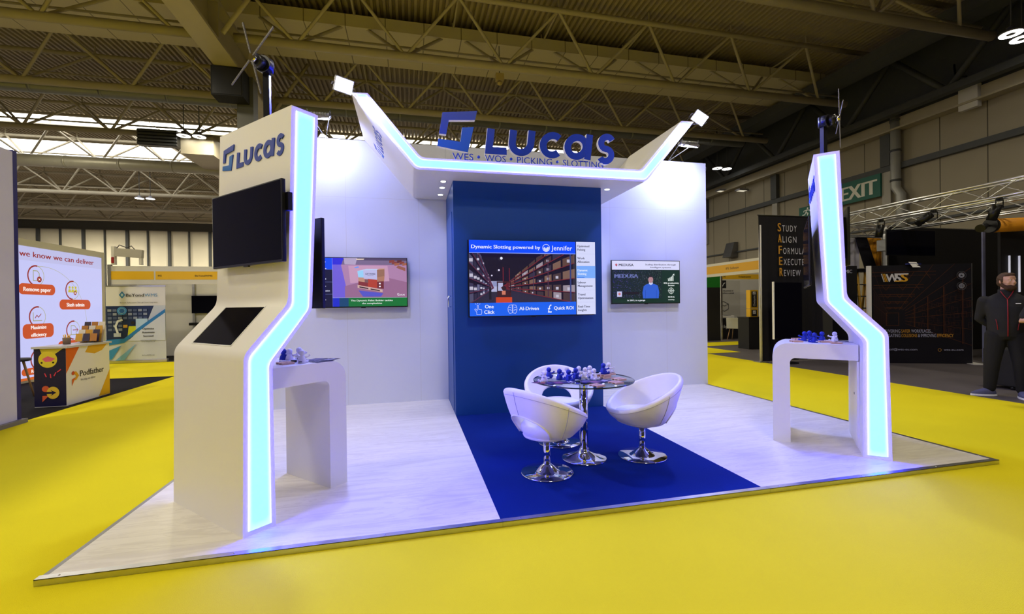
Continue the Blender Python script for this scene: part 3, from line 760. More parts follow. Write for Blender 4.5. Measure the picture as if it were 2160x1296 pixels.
def art_garage(A, w, h):
    A.rect(0, 0, w, h, (12, 44, 26))
    A.rect(0, .79 * h, w, h, (216, 216, 250))
    A.disc(.063 * w, .905 * h, .016 * w, (190, 96, 110)); A.poly([(.052 * w, .90 * h), (.075 * w, .90 * h), (.066 * w, .86 * h)], (150, 60, 84))
    A.text('MEDUSA', .098 * w, .872 * h, .062 * h, (22, 20, 40), 'l', .03, width=.215 * w)
    A.text('Scaling distribution through', .715 * w, .90 * h, .036 * h, (30, 30, 60), 'c', .02, width=.46 * w); A.text('Intelligent systems', .715 * w, .832 * h, .036 * h, (30, 30, 60), 'c', .02, width=.31 * w)
    x1, y0, y1 = .73 * w, .105 * h, .785 * h
    A.rect(0, y0, x1, y1, (18, 34, 32))
    r_ = random.Random(8)
    for i in range(900):
        u, v = r_.uniform(.008 * w, x1 - .008 * w), r_.uniform(y0 + .012 * h, y1 - .012 * h); k = u / x1
        c = r_.choice([(24, 58, 40), (40, 84, 50), (66, 96, 60), (12, 24, 30), (90, 110, 90)])
        c = (c[0], int(c[1] * (.55 + .45 * k)), int(c[2] + 70 * (1 - k)))
        a = r_.uniform(0, 6.28); q = r_.uniform(.004, .010) * w
        A.poly([(u + q * math.cos(a), v + q * math.sin(a)), (u + q * .4 * math.cos(a + 1.6), v + q * .4 * math.sin(a + 1.6)), (u - q * math.cos(a), v - q * math.sin(a)), (u + q * .4 * math.cos(a - 1.6), v + q * .4 * math.sin(a - 1.6))], c, i % 60 == 0)
    A.text('MEDUSA', .03 * w, .60 * h, .085 * h, (150, 160, 236), 'l', .055, width=.345 * w); A.text('MEDUSA', .033 * w, .603 * h, .079 * h, (52, 66, 110), 'l', .0, width=.338 * w)
    A.rect(.066 * w, .15 * h, .135 * w, .275 * h, (196, 196, 236)); A.disc(.1 * w, .215 * h, .018 * w, (196, 120, 120)); A.rect(.15 * w, .205 * h, .385 * w, .262 * h, (24, 14, 20))
    # man in a blue jumper
    m_ = .56 * w
    A.poly([(m_ - .115 * w, y0), (m_ - .125 * w, .24 * h), (m_ - .105 * w, .40 * h), (m_ - .05 * w, .455 * h), (m_ + .05 * w, .455 * h), (m_ + .105 * w, .41 * h), (m_ + .125 * w, .25 * h), (m_ + .115 * w, y0)], (44, 92, 204))
    A.line([(m_ - .08 * w, y0 + .01 * h), (m_ - .082 * w, .30 * h)], .004 * w, (26, 60, 150)); A.line([(m_ + .08 * w, y0 + .01 * h), (m_ + .082 * w, .30 * h)], .004 * w, (26, 60, 150))
    A.poly([(m_ - .03 * w, .455 * h), (m_, .42 * h), (m_ + .03 * w, .455 * h), (m_ + .026 * w, .50 * h), (m_ - .026 * w, .50 * h)], (196, 204, 236))
    A.disc(m_ - .002 * w, .555 * h, .036 * w, (178, 134, 140), 24, .085 * h); A.poly([(m_ - .036 * w, .58 * h), (m_ - .03 * w, .63 * h), (m_, .65 * h), (m_ + .03 * w, .63 * h), (m_ + .035 * w, .58 * h), (m_ + .02 * w, .612 * h), (m_ - .02 * w, .612 * h)], (40, 30, 38))
    for s_ in (-1, 1): A.disc(m_ + s_ * .013 * w, .567 * h, .004 * w, (60, 40, 50), 8)
    A.line([(m_ - .01 * w, .515 * h), (m_ + .01 * w, .515 * h)], .003 * w, (130, 76, 84))
    # figures at the side
    for i, q in enumerate((.045, .07, .10, .125)): A.rect((.82 + .022 * i) * w, .52 * h, (.834 + .022 * i) * w, (.52 + q) * h, (226, 236, 230))
    A.line([(.81 * w, .57 * h), (.85 * w, .60 * h), (.87 * w, .62 * h), (.905 * w, .68 * h)], .004 * w, (226, 236, 230)); A.poly([(.888 * w, .675 * h), (.912 * w, .70 * h), (.914 * w, .65 * h)], (226, 236, 230))
    A.text('40% productivity', .865 * w, .455 * h, .036 * h, (236, 244, 240), 'c', .02, width=.235 * w); A.text('Increase', .865 * w, .40 * h, .036 * h, (236, 244, 240), 'c', .02)
    A.ring(.862 * w, .285 * h, .038 * w, .006 * w, (226, 236, 230)); A.ring(.862 * w, .285 * h, .018 * w, .005 * w, (226, 236, 230))
    A.line([(.812 * w, .285 * h), (.912 * w, .285 * h)], .004 * w, (226, 236, 230)); A.line([(.862 * w, .195 * h), (.862 * w, .375 * h)], .004 * w, (226, 236, 230))
    A.text('99.99+%', .862 * w, .115 * h, .036 * h, (236, 244, 240), 'c', .02); A.text('accuracy', .862 * w, .058 * h, .034 * h, (236, 244, 240), 'c', .02)
    A.text('In 2015, in a garage', .34 * w, .045 * h, .036 * h, (236, 240, 250), 'c', .02, width=.26 * w)
def art_pallet(A, w, h):
    A.rect(0, 0, w, h, (8, 8, 50))
    m_ = .163 * w
    A.rect(0, .76 * h, m_, h, (0, 70, 236))
    for v in (.76, .505, .255): A.rect(0, v * h, m_, v * h + .004 * h, (130, 140, 210))
    A.rect(m_, 0, m_ + .004 * w, h, (170, 176, 236))
    for j, (T, v) in enumerate(((('Dynamic', 'Pallet', 'Builder'), .905), (('Best', 'Pallet', 'Matching'), .66), (('Dynamic', 'Work', 'Optimisation'), .41), (('Dynamic', 'Slotting'), .135))):
        for i, t in enumerate(T): A.text(t, .012 * w, (v - .048 * i) * h, .03 * h, (230, 234, 255), 'l', .02)
    A.rect(.012 * w, .772 * h, .10 * w, .784 * h, (214, 222, 255))
    x0, y0 = m_ + .004 * w, .178 * h
    A.rect(x0, y0, w, h, (172, 128, 168)); A.poly([(x0, y0), (.34 * w, y0), (.26 * w, .86 * h), (x0, .86 * h)], (110, 92, 214))
    A.poly([(.30 * w, y0), (w, y0), (w, .5 * h), (.72 * w, .62 * h), (.30 * w, .42 * h)], (150, 104, 140)); A.poly([(.36 * w, .48 * h), (.80 * w, .52 * h), (.78 * w, .84 * h), (.34 * w, .84 * h)], (196, 150, 180))
    A.rect(x0, .86 * h, w, h, (118, 100, 132)); A.rect(x0, .95 * h, w, h, (78, 64, 92)); A.poly([(x0, .86 * h), (x0, h), (.29 * w, h), (.265 * w, .86 * h)], (40, 34, 216)); A.poly([(.29 * w, h), (.44 * w, h), (.42 * w, .86 * h), (.30 * w, .865 * h)], (176, 160, 190))
    A.poly([(.43 * w, .985 * h), (.52 * w, .985 * h), (.51 * w, .965 * h), (.43 * w, .96 * h)], (236, 214, 190))
    for i in range(6): A.poly([((.80 + .03 * i) * w, (.90 - .03 * (i % 3)) * h), ((.86 + .028 * i) * w, (.92 - .03 * (i % 3)) * h), ((.86 + .028 * i) * w, (.965 - .03 * (i % 3)) * h), ((.80 + .03 * i) * w, (.955 - .03 * (i % 3)) * h)], rnd.choice([(132, 62, 50), (160, 96, 70), (96, 44, 44)]))
    A.poly([(.88 * w, .80 * h), (.985 * w, .73 * h), (.985 * w, .80 * h), (.90 * w, .85 * h)], (150, 92, 76)); A.poly([(.40 * w, .80 * h), (.45 * w, .83 * h), (.46 * w, .80 * h), (.42 * w, .785 * h)], (110, 150, 236))
    # pallet of cartons
    A.poly([(.45 * w, .33 * h), (.73 * w, .27 * h), (.70 * w, .20 * h), (.50 * w, .20 * h)], (84, 84, 196))
    A.poly([(.44 * w, .445 * h), (.72 * w, .345 * h), (.72 * w, .29 * h), (.44 * w, .385 * h)], (206, 170, 160)); A.poly([(.46 * w, .415 * h), (.56 * w, .38 * h), (.56 * w, .355 * h), (.46 * w, .39 * h)], (60, 36, 46)); A.poly([(.585 * w, .37 * h), (.69 * w, .333 * h), (.69 * w, .31 * h), (.585 * w, .345 * h)], (60, 36, 46))
    A.poly([(.45 * w, .52 * h), (.555 * w, .49 * h), (.555 * w, .405 * h), (.45 * w, .44 * h)], (130, 48, 50)); A.poly([(.555 * w, .57 * h), (.66 * w, .55 * h), (.66 * w, .375 * h), (.555 * w, .405 * h)], (176, 62, 40)); A.poly([(.66 * w, .51 * h), (.735 * w, .52 * h), (.735 * w, .36 * h), (.66 * w, .375 * h)], (110, 40, 46))
    A.poly([(.45 * w, .60 * h), (.52 * w, .59 * h), (.52 * w, .50 * h), (.45 * w, .52 * h)], (190, 140, 116)); A.poly([(.52 * w, .56 * h), (.56 * w, .555 * h), (.56 * w, .485 * h), (.52 * w, .50 * h)], (120, 84, 84))
    A.poly([(.44 * w, .73 * h), (.51 * w, .745 * h), (.51 * w, .595 * h), (.45 * w, .60 * h)], (150, 206, 244)); A.poly([(.44 * w, .73 * h), (.54 * w, .775 * h), (.66 * w, .775 * h), (.70 * w, .745 * h), (.51 * w, .745 * h)], (186, 206, 240))
    A.poly([(.505 * w, .745 * h), (.66 * w, .755 * h), (.66 * w, .55 * h), (.51 * w, .575 * h)], (186, 184, 226)); A.text('GIFTWARE', .585 * w, .655 * h, .034 * h, (40, 34, 80), 'c', .02, width=.115 * w); A.rect(.55 * w, .632 * h, .62 * w, .637 * h, (70, 64, 110))
    A.poly([(.66 * w, .755 * h), (.745 * w, .77 * h), (.745 * w, .63 * h), (.66 * w, .60 * h)], (150, 106, 84)); A.poly([(.66 * w, .60 * h), (.745 * w, .63 * h), (.74 * w, .52 * h), (.66 * w, .51 * h)], (172, 120, 96)); A.poly([(.66 * w, .755 * h), (.69 * w, .785 * h), (.75 * w, .785 * h), (.745 * w, .77 * h)], (196, 150, 120))
    for v in (.455, .395): A.rect(.68 * w, v * h, .70 * w, (v + .03) * h, (236, 230, 240))
    A.text('LUCAS', .94 * w, .22 * h, .03 * h, (246, 244, 255), 'c', .02); A.line([(.892 * w, .225 * h), (.892 * w, .262 * h), (.91 * w, .262 * h)], .004 * w, (246, 244, 255)); A.line([(.895 * w, .22 * h), (.907 * w, .22 * h), (.907 * w, .25 * h)], .004 * w, (246, 244, 255))
    A.rect(x0, 0, w, y0, (10, 112, 44)); A.poly([(x0, 0), (.34 * w, 0), (.34 * w, y0), (x0, y0)], (14, 66, 110)); A.poly([(x0, 0), (.24 * w, 0), (.24 * w, y0), (x0, y0)], (22, 40, 200)); A.rect(x0, y0, w, y0 + .006 * h, (190, 200, 226))
    A.text('The Dynamic Pallet Builder tackles', .60 * w, .105 * h, .034 * h, (240, 250, 244), 'c', .02, width=.47 * w); A.text('the complexities', .60 * w, .048 * h, .034 * h, (240, 250, 244), 'c', .02, width=.225 * w)
tv('large lit screen on the blue tower showing a warehouse aisle', (3.447, 2.811 - .085, 1.747), (1, 0, 0), 1.672, .965, art_main)
tv('lit screen on the white wall showing a loaded pallet', (1.275, D - .085, 1.755), (1, 0, 0), 1.21, .70, art_pallet, group='screens on the white wall')
tv('lit screen on the white wall showing a man in a blue jumper', (5.638, D - .085, 1.754), (1, 0, 0), 1.22, .70, art_garage, group='screens on the white wall')
# dark screens on the pillars
PA, PBv = Vector((.909, .185, 0)), Vector((5.903, .207, 0))
tv('switched-off black screen under the wordmark on the lit pillar', PA + lA * .235 - litA * .407 + Vector((0, 0, 1.975)), litA, .93, .53, None, .05, player=True)
tv('black screen seen edge-on behind the lit pillar beside the pallet screen', PA + lA * .60 - litA * .60 + Vector((0, 0, 1.73)), -litA, 1.13, .645, None, .05)
tv('black screen on the inner side of the pillar beside the exit sign', PBv + lB * .580 - litB * .58 + Vector((0, 0, 1.88)), litB, 1.13, .645, None, .03, gap=.01)
tv('black screen seen edge-on on the outer side of the pillar beside the exit sign', PBv + lB * .265 - litB * .56 + Vector((0, 0, 2.0)), -litB, .93, .53, None, .035, gap=.01)
# ------------------------------------------------------------------ round glass table
TX, TY = 3.402, .966
t = thing('round_table', 'round glass table on a chrome pedestal covered with small toy figures', 'table', (TX, TY, PL + .001))
MB().lathe([(.0, 0), (.195, 0), (.20, .004), (.195, .008), (.15, .018), (.06, .055), (.042, .075), (.042, .09), (0, .09)], CHROME, 48).build('base', t)
MB().lathe([(0, .09), (.037, .09), (.037, .675), (0, .675)], CHROME, 32).build('column', t)
MB().lathe([(0, .675), (.12, .675), (.12, .688), (.05, .695), (0, .695)], CHROME, 32).build('top_plate', t)
GLASS = sheet_glass('green_grey_glass', (.86, .92, .93), 1.45)
RIMG = mat('dark_glass_rim', S(14, 34, 44), .1, spec=.6, var=0)
g = MB().lathe([(0, .697), (.442, .697), (.442, .709), (0, .709)], GLASS, 72).build('glass_top', t)
MB().lathe([(.4425, .6975), (.4445, .6985), (.4445, .7075), (.4425, .7085), (.4425, .6975)], RIMG, 72).build('rim', g)
TOP = PL + .7105

# ------------------------------------------------------------------ tub chairs with an open back
LEATHER = mat('white_leatherette', S(238, 236, 236), .38, var=.03, scale=9, bump=.05, bscale=220)
SEAM = mat('stitched_seam', S(168, 164, 172), .6, var=.05)
def tub_chair(label, x, y, face):
    t = thing('tub_chair', label, 'chair', (x, y, PL + .001), R(face), 'tub chairs around the glass table')
    # chair looks along +x; angle 0 = back (-x)
    NT, NP = 112, 10
    TH = R(50)
    def rim(a):
        k = (1 + math.cos(a)) / 2
        return Vector((-(.318 + .035 * k) * math.cos(a) - .005, .345 * math.sin(a), .422 + .285 * k ** 1.05))
    def low(a):
        c = Vector((-.20 * math.cos(a), .215 * math.sin(a), .315))
        q = abs(math.atan2(math.sin(a), math.cos(a)))
        return c, (math.sqrt(max(0, 1 - (q / TH) ** 2)) if q < TH else 0)
    def prof(a, s):
        r_ = rim(a); c, _ = low(a)
        bul = math.sin(math.pi * s) * .018
        return Vector((c.x + (r_.x - c.x) * (s ** .92) - bul * math.cos(a) * .9, c.y + (r_.y - c.y) * (s ** .92) + bul * math.sin(a) * .9, c.z + (r_.z - c.z) * s))
    V = []; F = []
    ring_n = 2 * NP + 6
    # denser sampling at the ends of the opening
    angs = []
    for i in range(NT): angs.append(-math.pi + 2 * math.pi * i / NT)
    angs += [s * TH * k for s in (-1, 1) for k in (.995, .97, .93)]
    angs.sort(); NA = len(angs)
    for a in angs:
        _, o = low(a); s0 = .04 + .46 * o
        out = [prof(a, s0 + (1 - s0) * k / NP) for k in range(NP + 1)]
        cen = Vector((0, 0, 0))
        th = .044
        inn = []
        for k, p in enumerate(out):
            d = Vector((math.cos(a) * .92, -math.sin(a) * .92, .25)).normalized()
            inn.append(p + d * th)
        r_ = out[-1]; m_ = (out[-1] + inn[-1]) / 2 + Vector((0, 0, .018))
        lo = (out[0] + inn[0]) / 2 + Vector((0, 0, -.012))
        ringp = [lo] + out + [out[-1] * .62 + m_ * .38 + Vector((0, 0, .008)), m_, inn[-1] * .62 + m_ * .38 + Vector((0, 0, .008))] + inn[::-1]
        V += ringp
    n = len(V) // NA
    for i in range(NA):
        j = (i + 1) % NA
        F += [(i * n + k, i * n + (k + 1) % n, j * n + (k + 1) % n, j * n + k) for k in range(n)]
    sh = MB().add(V, F, LEATHER, True).build('shell', t)
    # piping seams on the shell
    b = MB()
    for a in (R(75), R(-75)):
        b.tube([prof(a, .08 + .92 * k / 12) + Vector((-math.cos(a), math.sin(a), 0)) * .001 for k in range(13)], .0022, SEAM, 5)
    b.tube([prof(0.0, .52 + .48 * k / 6) + Vector((-1, 0, 0)) * .001 for k in range(7)], .0022, SEAM, 5)
    b.tube([prof(a, .04 + .46 * math.sqrt(max(0, 1 - (a / TH) ** 2))) * 1.0 + Vector((-.004 * math.cos(a), .004 * math.sin(a), .004)) for a in [-TH + 2 * TH * k / 40 for k in range(41)]], .007, LEATHER, 6)
    for s_ in (-.97, ): b.tube([prof(a, .93) + Vector((-math.cos(a), math.sin(a), 0)) * .0008 for a in [-math.pi + 2 * math.pi * k / 72 for k in range(73)]], .0018, SEAM, 5)
    b.build('piping', sh)
    MB().lathe([(0, .31), (.17, .312), (.196, .325), (.210, .36), (.212, .398), (.185, .422), (.1, .432), (0, .434)], LEATHER, 48, Matrix.Translation((.02, 0, 0)) @ Matrix.Diagonal((1.06, 1.05, 1, 1))).build('seat_cushion', t)
    MB().lathe([(0, .297), (.17, .300), (.19, .308), (.196, .322), (.17, .33), (0, .33)], LEATHER, 48).build('seat_pan', t)
    MB().lathe([(0, .272), (.09, .272), (.10, .282), (.10, .298), (0, .298)], STEEL, 24).build('swivel_plate', t)
    MB().lathe([(0, .05), (.028, .05), (.028, .285), (0, .285)], CHROME, 24).build('stem', t)
    MB().lathe([(0, 0), (.212, 0), (.217, .004), (.21, .009), (.12, .014), (.085, .026), (.055, .058), (.036, .070), (.031, .078), (0, .078)], CHROME, 56).build('base', t)
tub_chair('white tub chair with its open back turned to the aisle, left of the table', 2.981, .728, 28)
tub_chair('white tub chair seen into its seat, right of the glass table', 3.931, .887, 176)
tub_chair('white tub chair behind the glass table, against the blue tower', 3.343, 1.469, -100)

# ------------------------------------------------------------------ small foam figures
FIG_B = mat('royal_blue_foam', S(10, 40, 160), .55, var=.05)
FIG_W = mat('white_foam', S(226, 224, 230), .55, var=.03)
INKB = mat('printed_ink', S(20, 22, 50), .5, var=0)
def toy(label, loc, face, white, group):
    m = FIG_W if white else FIG_B
    t = thing('toy_figure', label, 'toy', loc, R(face), group); t.scale = (.84, .84, .84)
    MB().lathe([(0, 0), (.030, 0), (.035, .004), (.036, .02), (.030, .042), (.024, .058), (.019, .068), (0, .072)], m, 20).build('body', t)
    h = MB(); h.ball((0, 0, .092), .026, m, 16, sc=(1, 1, 1.03)); hd = h.build('head', t)
    for s_ in (-1, 1):
        a = MB(); a.tube([(.004, s_ * .018, .054), (.022, s_ * .034, .056), (.034, s_ * .045, .062)], .008, m, 8, rr=[.010, .008, .007]); a.ball((.038, s_ * .048, .065), .010, m, 10); a.ball((.030, s_ * .052, .073), .005, m, 8); a.build('arm', t)
        g_ = MB(); g_.tube([(.012, s_ * .016, .012), (.036, s_ * .021, .011), (.050, s_ * .024, .012)], .011, m, 8); g_.ball((.053, s_ * .025, .016), .012, m, 10, sc=(.8, 1, 1.4)); g_.build('leg', t)
        e = MB(); e.ball((.0245, s_ * .009, .098), .0028, INKB, 8); e.build('eye', hd)
    p = MB(); p.box(-.036, -.0345, -.014, .014, .012, .02, INKB if white else EDGE_W); p.build('logo_print', t)
G1, G2, G3 = 'toy figures on the glass table', 'toy figures on the counter by the black screens', 'toy figures on the counter by the exit sign'
zt = TOP + .0005
for lab, (x, y), f, w_ in (
    ('white toy figure at the table edge, alone beside the fanned leaflets', (3.021, .903), 190, 1),
    ('blue toy figure just behind the white one at the table edge', (3.120, 1.085), 60, 0),
    ('blue toy figure second from the lone white one, showing its round back', (3.180, .965), -20, 0),
    ('blue toy figure in front of a half hidden white toy', (3.243, .905), -35, 0),
    ('tall-standing blue toy figure nearest the middle of the table', (3.335, .973), -30, 0),
    ('white toy figure almost hidden behind two blue toys', (3.290, 1.080), 250, 1),
    ('white toy figure peeping out beside the middle blue toy', (3.405, 1.075), 300, 1),
    ('white toy figure at the back of the white trio, its face to the aisle', (3.430, .985), 235, 1),
    ('white toy figure with the highest head in the white trio', (3.512, 1.075), 235, 1),
    ('white toy figure in front of the white trio, legs towards the little pallets', (3.475, .895), 290, 1)):
    toy(lab, (x, y, zt), f, w_, G1)
toy('blue toy figure seated on the stacked little pallets', (3.606, .985, zt + .0307), 5, 0, G1)
toy('white toy figure beside the blue one on the stacked little pallets', (3.72, 1.115, zt + .0155), 10, 1, G1)

PALLET = mat('pale_pallet_wood', S(206, 168, 140), .7, var=.12, scale=40)
PPRINT = mat('pallet_burnt_print', S(120, 70, 62), .7, var=.1)
def pallet(label, loc, rot, group, prt=True):
    t = thing('miniature_pallet', label, 'pallet', loc, R(rot), group); t.scale = (.9, .9, .9)
    for i in range(5): MB().box(-.048 + i * .0205, -.048 + i * .0205 + .0145, -.055, .055, .0125, .016, PALLET).build('top_board', t)
    for i in range(3): MB().box(-.049, .049, -.055 + i * .0475, -.040 + i * .0475, .0, .0125, PALLET).build('bearer', t)
    if prt:
        A = Art(Matrix.Translation((0, 0, .0163)) @ Matrix.Rotation(R(90), 4, 'Z'), .0002)
        A.text('LUCAS', 0, -.009, .020, (110, 70, 60), 'c', .03, width=.075); A.build('print', t)
for lab, (x, y), r_ in (('miniature wooden pallet under the seated blue toy', (3.60, .965), 20), ('miniature pallet farthest to the table edge, near the upright chair', (3.673, .815), 15),
                        ('miniature pallet between the two others near the table edge', (3.573, .665), 18), ('miniature pallet closest to the aisle on the glass table', (3.37, .59), 20)):
    pallet(lab, (x, y, zt), r_, 'miniature pallets on the glass table')
pallet('upper miniature pallet of the stack carrying a blue toy', (3.606, .975, zt + .0149), 26, 'miniature pallets on the glass table', False)
pallet('miniature pallet under the white toy behind the stack', (3.72, 1.115, zt), 12, 'miniature pallets on the glass table', False)

def leaflet(label, loc, rot, group, cols, sz=(.10, .21), lift=0):
    M = Matrix.Rotation(R(rot), 4, 'Z')
    t = thing('leaflet', label, 'leaflet', loc, R(rot), group)
    MB().box(-sz[0] / 2, sz[0] / 2, -sz[1] / 2, sz[1] / 2, 0, .0015, mat('leaflet_paper', S(40, 40, 74), .3, var=.1)).build('sheet', t)
    A = Art(Matrix.Translation((0, 0, .0017)), .0002)
    w_, h_ = sz
    A.rect(-w_ * .47, -h_ * .48, w_ * .47, h_ * .48, cols[0]); A.rect(-w_ * .47, h_ * .1, w_ * .47, h_ * .42, cols[1]); A.rect(-w_ * .3, -h_ * .35, w_ * .38, -h_ * .28, cols[2]); A.rect(-w_ * .3, -h_ * .2, w_ * .2, -h_ * .15, cols[2])
    A.build('print', t)
PURP = ((30, 26, 74), (120, 70, 96), (226, 220, 236)); DBL = ((16, 20, 60), (70, 60, 110), (190, 190, 226)); RED = ((44, 30, 62), (150, 84, 90), (206, 200, 224))
for i, (lab, x, y, r_, c) in enumerate((('dark leaflet at the tip of the fan by the lone white toy', 3.01, .855, 40, PURP), ('dark leaflet second in the fan on the table', 3.06, .83, 58, RED), ('dark leaflet third in the fan on the table', 3.11, .815, 76, DBL),
        ('dark leaflet at the middle end of the fan on the table', 3.165, .805, 92, PURP), ('dark leaflet below the white trio of toys', 3.42, .80, 70, DBL), ('dark leaflet overlapping the one below the white trio', 3.48, .785, 110, PURP))):
    leaflet(lab, (x, y, zt + .002 * (i % 4)), r_, 'dark leaflets on the glass table', c)

# ------------------------------------------------------------------ things on the two counters
zc = 1.0035
toy('white toy figure with outstretched arms and a print on its back, on the counter', (1.119, .789, zc), 80, 1, G2)
toy('white toy figure half hidden by the pillar edge, on the counter', (1.000, .93, zc), 70, 1, G2)
toy('white toy figure behind the others on the counter by the pallet screen', (1.045, 1.03, zc), 60, 1, G2)
toy('blue toy figure almost covered by the glowing pillar', (.955, .94, zc), 60, 0, G2)
pallet('miniature pallet peeping out beside the glowing pillar', (1.008, .775, zc), 40, 'miniature pallets on the counters')
b = thing('marker_pen', 'white marker pen with a black cap lying on the counter', 'pen', (1.03, .873, zc + .008), R(-20))
MB().tube([(-.09, 0, 0), (-.005, 0, 0)], .0075, EDGE_W, 12).build('barrel', b); MB().tube([(-.005, 0, 0), (.035, 0, 0)], .009, BLACK, 12).build('cap', b)
for i, (x, y, r_, z_) in enumerate(((1.205, .90, 45, 0), (1.215, .93, 20, .002), (1.235, .945, 70, .004))):
    leaflet(('dark brochure lowest in the pile on the counter end', 'dark brochure in the middle of the pile on the counter end', 'dark brochure on top of the pile on the counter end')[i], (x, y, zc + z_), r_, 'brochures on the counter end', DBL, (.15, .21))
for lab, (x, y), f, w_ in (('blue toy figure nearest the rounded end of the counter', (5.855, 1.02), 100, 0), ('blue toy figure at the back of the counter trio', (6.00, 1.10), 100, 0),
                           ('blue toy figure in front of the counter trio, at the counter edge', (5.790, .845), 85, 0), ('blue toy figure standing apart between the trio and the white toy', (5.975, .93), 95, 0)):
    toy(lab, (x, y, zc), f, w_, G3)
toy('white toy figure with dark collar on the counter beside the lit pillar', (6.055, .862, zc), 185, 1, G3)
for lab, (x, y), r_ in (('miniature pallet at the rounded end of the counter', (5.700, .97), -20), ('miniature pallet behind the blue trio on the counter', (5.95, 1.19), -10), ('miniature pallet between the blue toys and the white toy', (5.905, .835), -30), ('pinkish miniature pallet at the counter edge below the white toy', (5.885, .70), -40)):
    pallet(lab, (x, y, zc), r_, 'miniature pallets on the counters')
b = thing('ballpoint_pen', 'dark pen lying beside the white toy on the counter', 'pen', (6.13, .86, zc + .005), R(100))
MB().tube([(-.07, 0, 0), (.05, 0, 0)], .005, BLACK, 10).build('barrel', b); MB().tube([(.05, 0, 0), (.066, 0, 0)], .005, CHROME, 10, rr=[.005, .0012]).build('tip', b)
leaflet('white card lying beside the white toy on the counter', (6.09, .80, zc), 20, 'cards on the counter', ((220, 220, 230), (190, 196, 220), (90, 90, 120)), (.09, .14))
# ------------------------------------------------------------------ neighbouring stands on the side of the black screens
LILAC = mat('lavender_wall_paint', S(205, 203, 226), .5, var=.03)
NAVY2 = mat('navy_edge_paint', S(22, 18, 110), .5, var=.03)
GREYP = mat('grey_plinth', S(120, 116, 112), .5, var=.08)
SYS = mat('shell_scheme_white', S(214, 212, 210), .45, var=.03)
YFAS = mat('yellow_fascia', S(236, 186, 22), .5, var=.03)
fw = thing('partition_wall', 'tall lavender wall with a navy edge, cut by the picture border', 'wall', (-3.0, 2.0, .0))
fi = Matrix.Translation((3.0, -2.0, 0))
MB().box(-3.1, -2.92, -4.0, 4.085, .05, 3.42, LILAC, fi).build('panel', fw); MB().box(-3.1, -2.918, 4.085, 4.146, .05, 3.44, NAVY2, fi).build('navy_edge', fw)
MB().box(-3.2, -2.86, -4.0, 4.16, 0, .05, GREYP, fi).build('plinth', fw)
tag(MB().box(-9.5, -2.95, 4.20, 8.03, -.003, .004, BLACKC).build('stand_carpet'), 'black carpet of the stand with the round icons wall', 'carpet')
tag(MB().box(-9, -2.4, 11.35, 14.5, -.003, .004, BLACKC).build('stand_carpet'), 'black carpet in front of the yellow fascia booth', 'carpet')

# lit graphic wall with round icons
lw = thing('lightbox_wall', 'glowing lavender wall with round icons and orange label pills', 'wall', (-5.45, 8.5, .0))
LI = Matrix.Translation((5.45, -8.5, 0))
MB().box(-5.56, -5.455, 6.4, 10.30, .0, 2.84, SYS, LI).build('frame', lw)
A = Art(LI @ frame((-5.45, 6.4, 0), (0, 1, 0), (0, 0, 1)), .0006, glow)
PIL = (196, 76, 36); RD = (146, 40, 36); OL = (150, 150, 70); WT = (250, 240, 236)
def gl(c): return c
A.rect(0, .10, 3.78, 2.70, (196, 198, 246)); A.rect(0, 2.42, 3.78, 2.70, (190, 190, 232)); A.rect(0, .05, 3.78, .10, (200, 90, 40))
A.text('we know we can deliver', 1.40, 2.50, .115, RD, 'l', .02, width=2.10)
def icon(u, v, kind):
    A.ring(u, v, .20, .012, (170, 168, 120)); A.ring(u, v, .20, .03, RD, 80, 270)
    if kind == 'doc' or kind == 'arrow':
        A.line([(u - .07, v - .10), (u - .07, v + .10), (u + .03, v + .10), (u + .08, v + .05), (u + .08, v - .10)], .014, OL, True)
        if kind == 'doc': A.disc(u + .08, v - .07, .06, RD); A.line([(u + .06, v - .09), (u + .10, v - .05)], .012, WT); A.line([(u + .06, v - .05), (u + .10, v - .09)], .012, WT)
        else: A.line([(u - .02, v), (u + .14, v)], .016, RD); A.line([(u + .10, v + .04), (u + .14, v), (u + .10, v - .04)], .014, RD)
    if kind == 'chart': A.line([(u - .11, v + .09), (u - .11, v - .08), (u + .11, v - .08)], .014, OL); A.line([(u - .07, v - .03), (u - .02, v + .03), (u + .02, v - .01), (u + .09, v + .06)], .016, RD)
    if kind == 'people':
        for du in (-.09, 0, .09): A.disc(u + du, v + .06, .03, (196, 186, 60)); A.poly([(u + du - .05, v - .05), (u + du + .05, v - .05), (u + du + .03, v + .02), (u + du - .03, v + .02)], (196, 186, 60))
        A.disc(u + .07, v - .06, .045, RD); A.disc(u + .07, v - .06, .018, WT)
    if kind == 'cloud': A.disc(u - .05, v, .06, OL); A.disc(u + .05, v + .01, .06, OL); A.disc(u, v + .05, .06, OL); A.line([(u, v + .02), (u, v - .10)], .02, WT)
def pill(u0, v0, u1, v1, T, sz=.085):
    A.round(u0, v0, u1, v1, min(.10, (v1 - v0) / 2 - .001), PIL)
    for i, t in enumerate(T): A.text(t, (u0 + u1) / 2, (v0 + v1) / 2 - sz / 2 + (len(T) - 1) * .075 - .15 * i, sz, WT, 'c', .03)
A.ring(1.95, 1.05, 1.28, .008, (170, 168, 120), -75, 95, 40)
icon(1.79, 2.13, 'doc'); pill(1.36, 1.745, 2.28, 1.965, ['Remove paper']); icon(2.78, 1.87, 'people'); pill(2.38, 1.44, 3.34, 1.66, ['Slash admin'])
icon(1.79, 1.30, 'chart'); pill(1.42, .87, 2.20, 1.16, ['Maximise', 'efficiency'], .075); icon(2.76, .98, 'arrow'); pill(2.30, .56, 3.40, .76, ['Invoice faster'])
icon(1.79, .44, 'cloud'); pill(1.36, .02 + .13, 2.3, .29, ['Reduce cost'], .07)
A.build('graphic', lw)
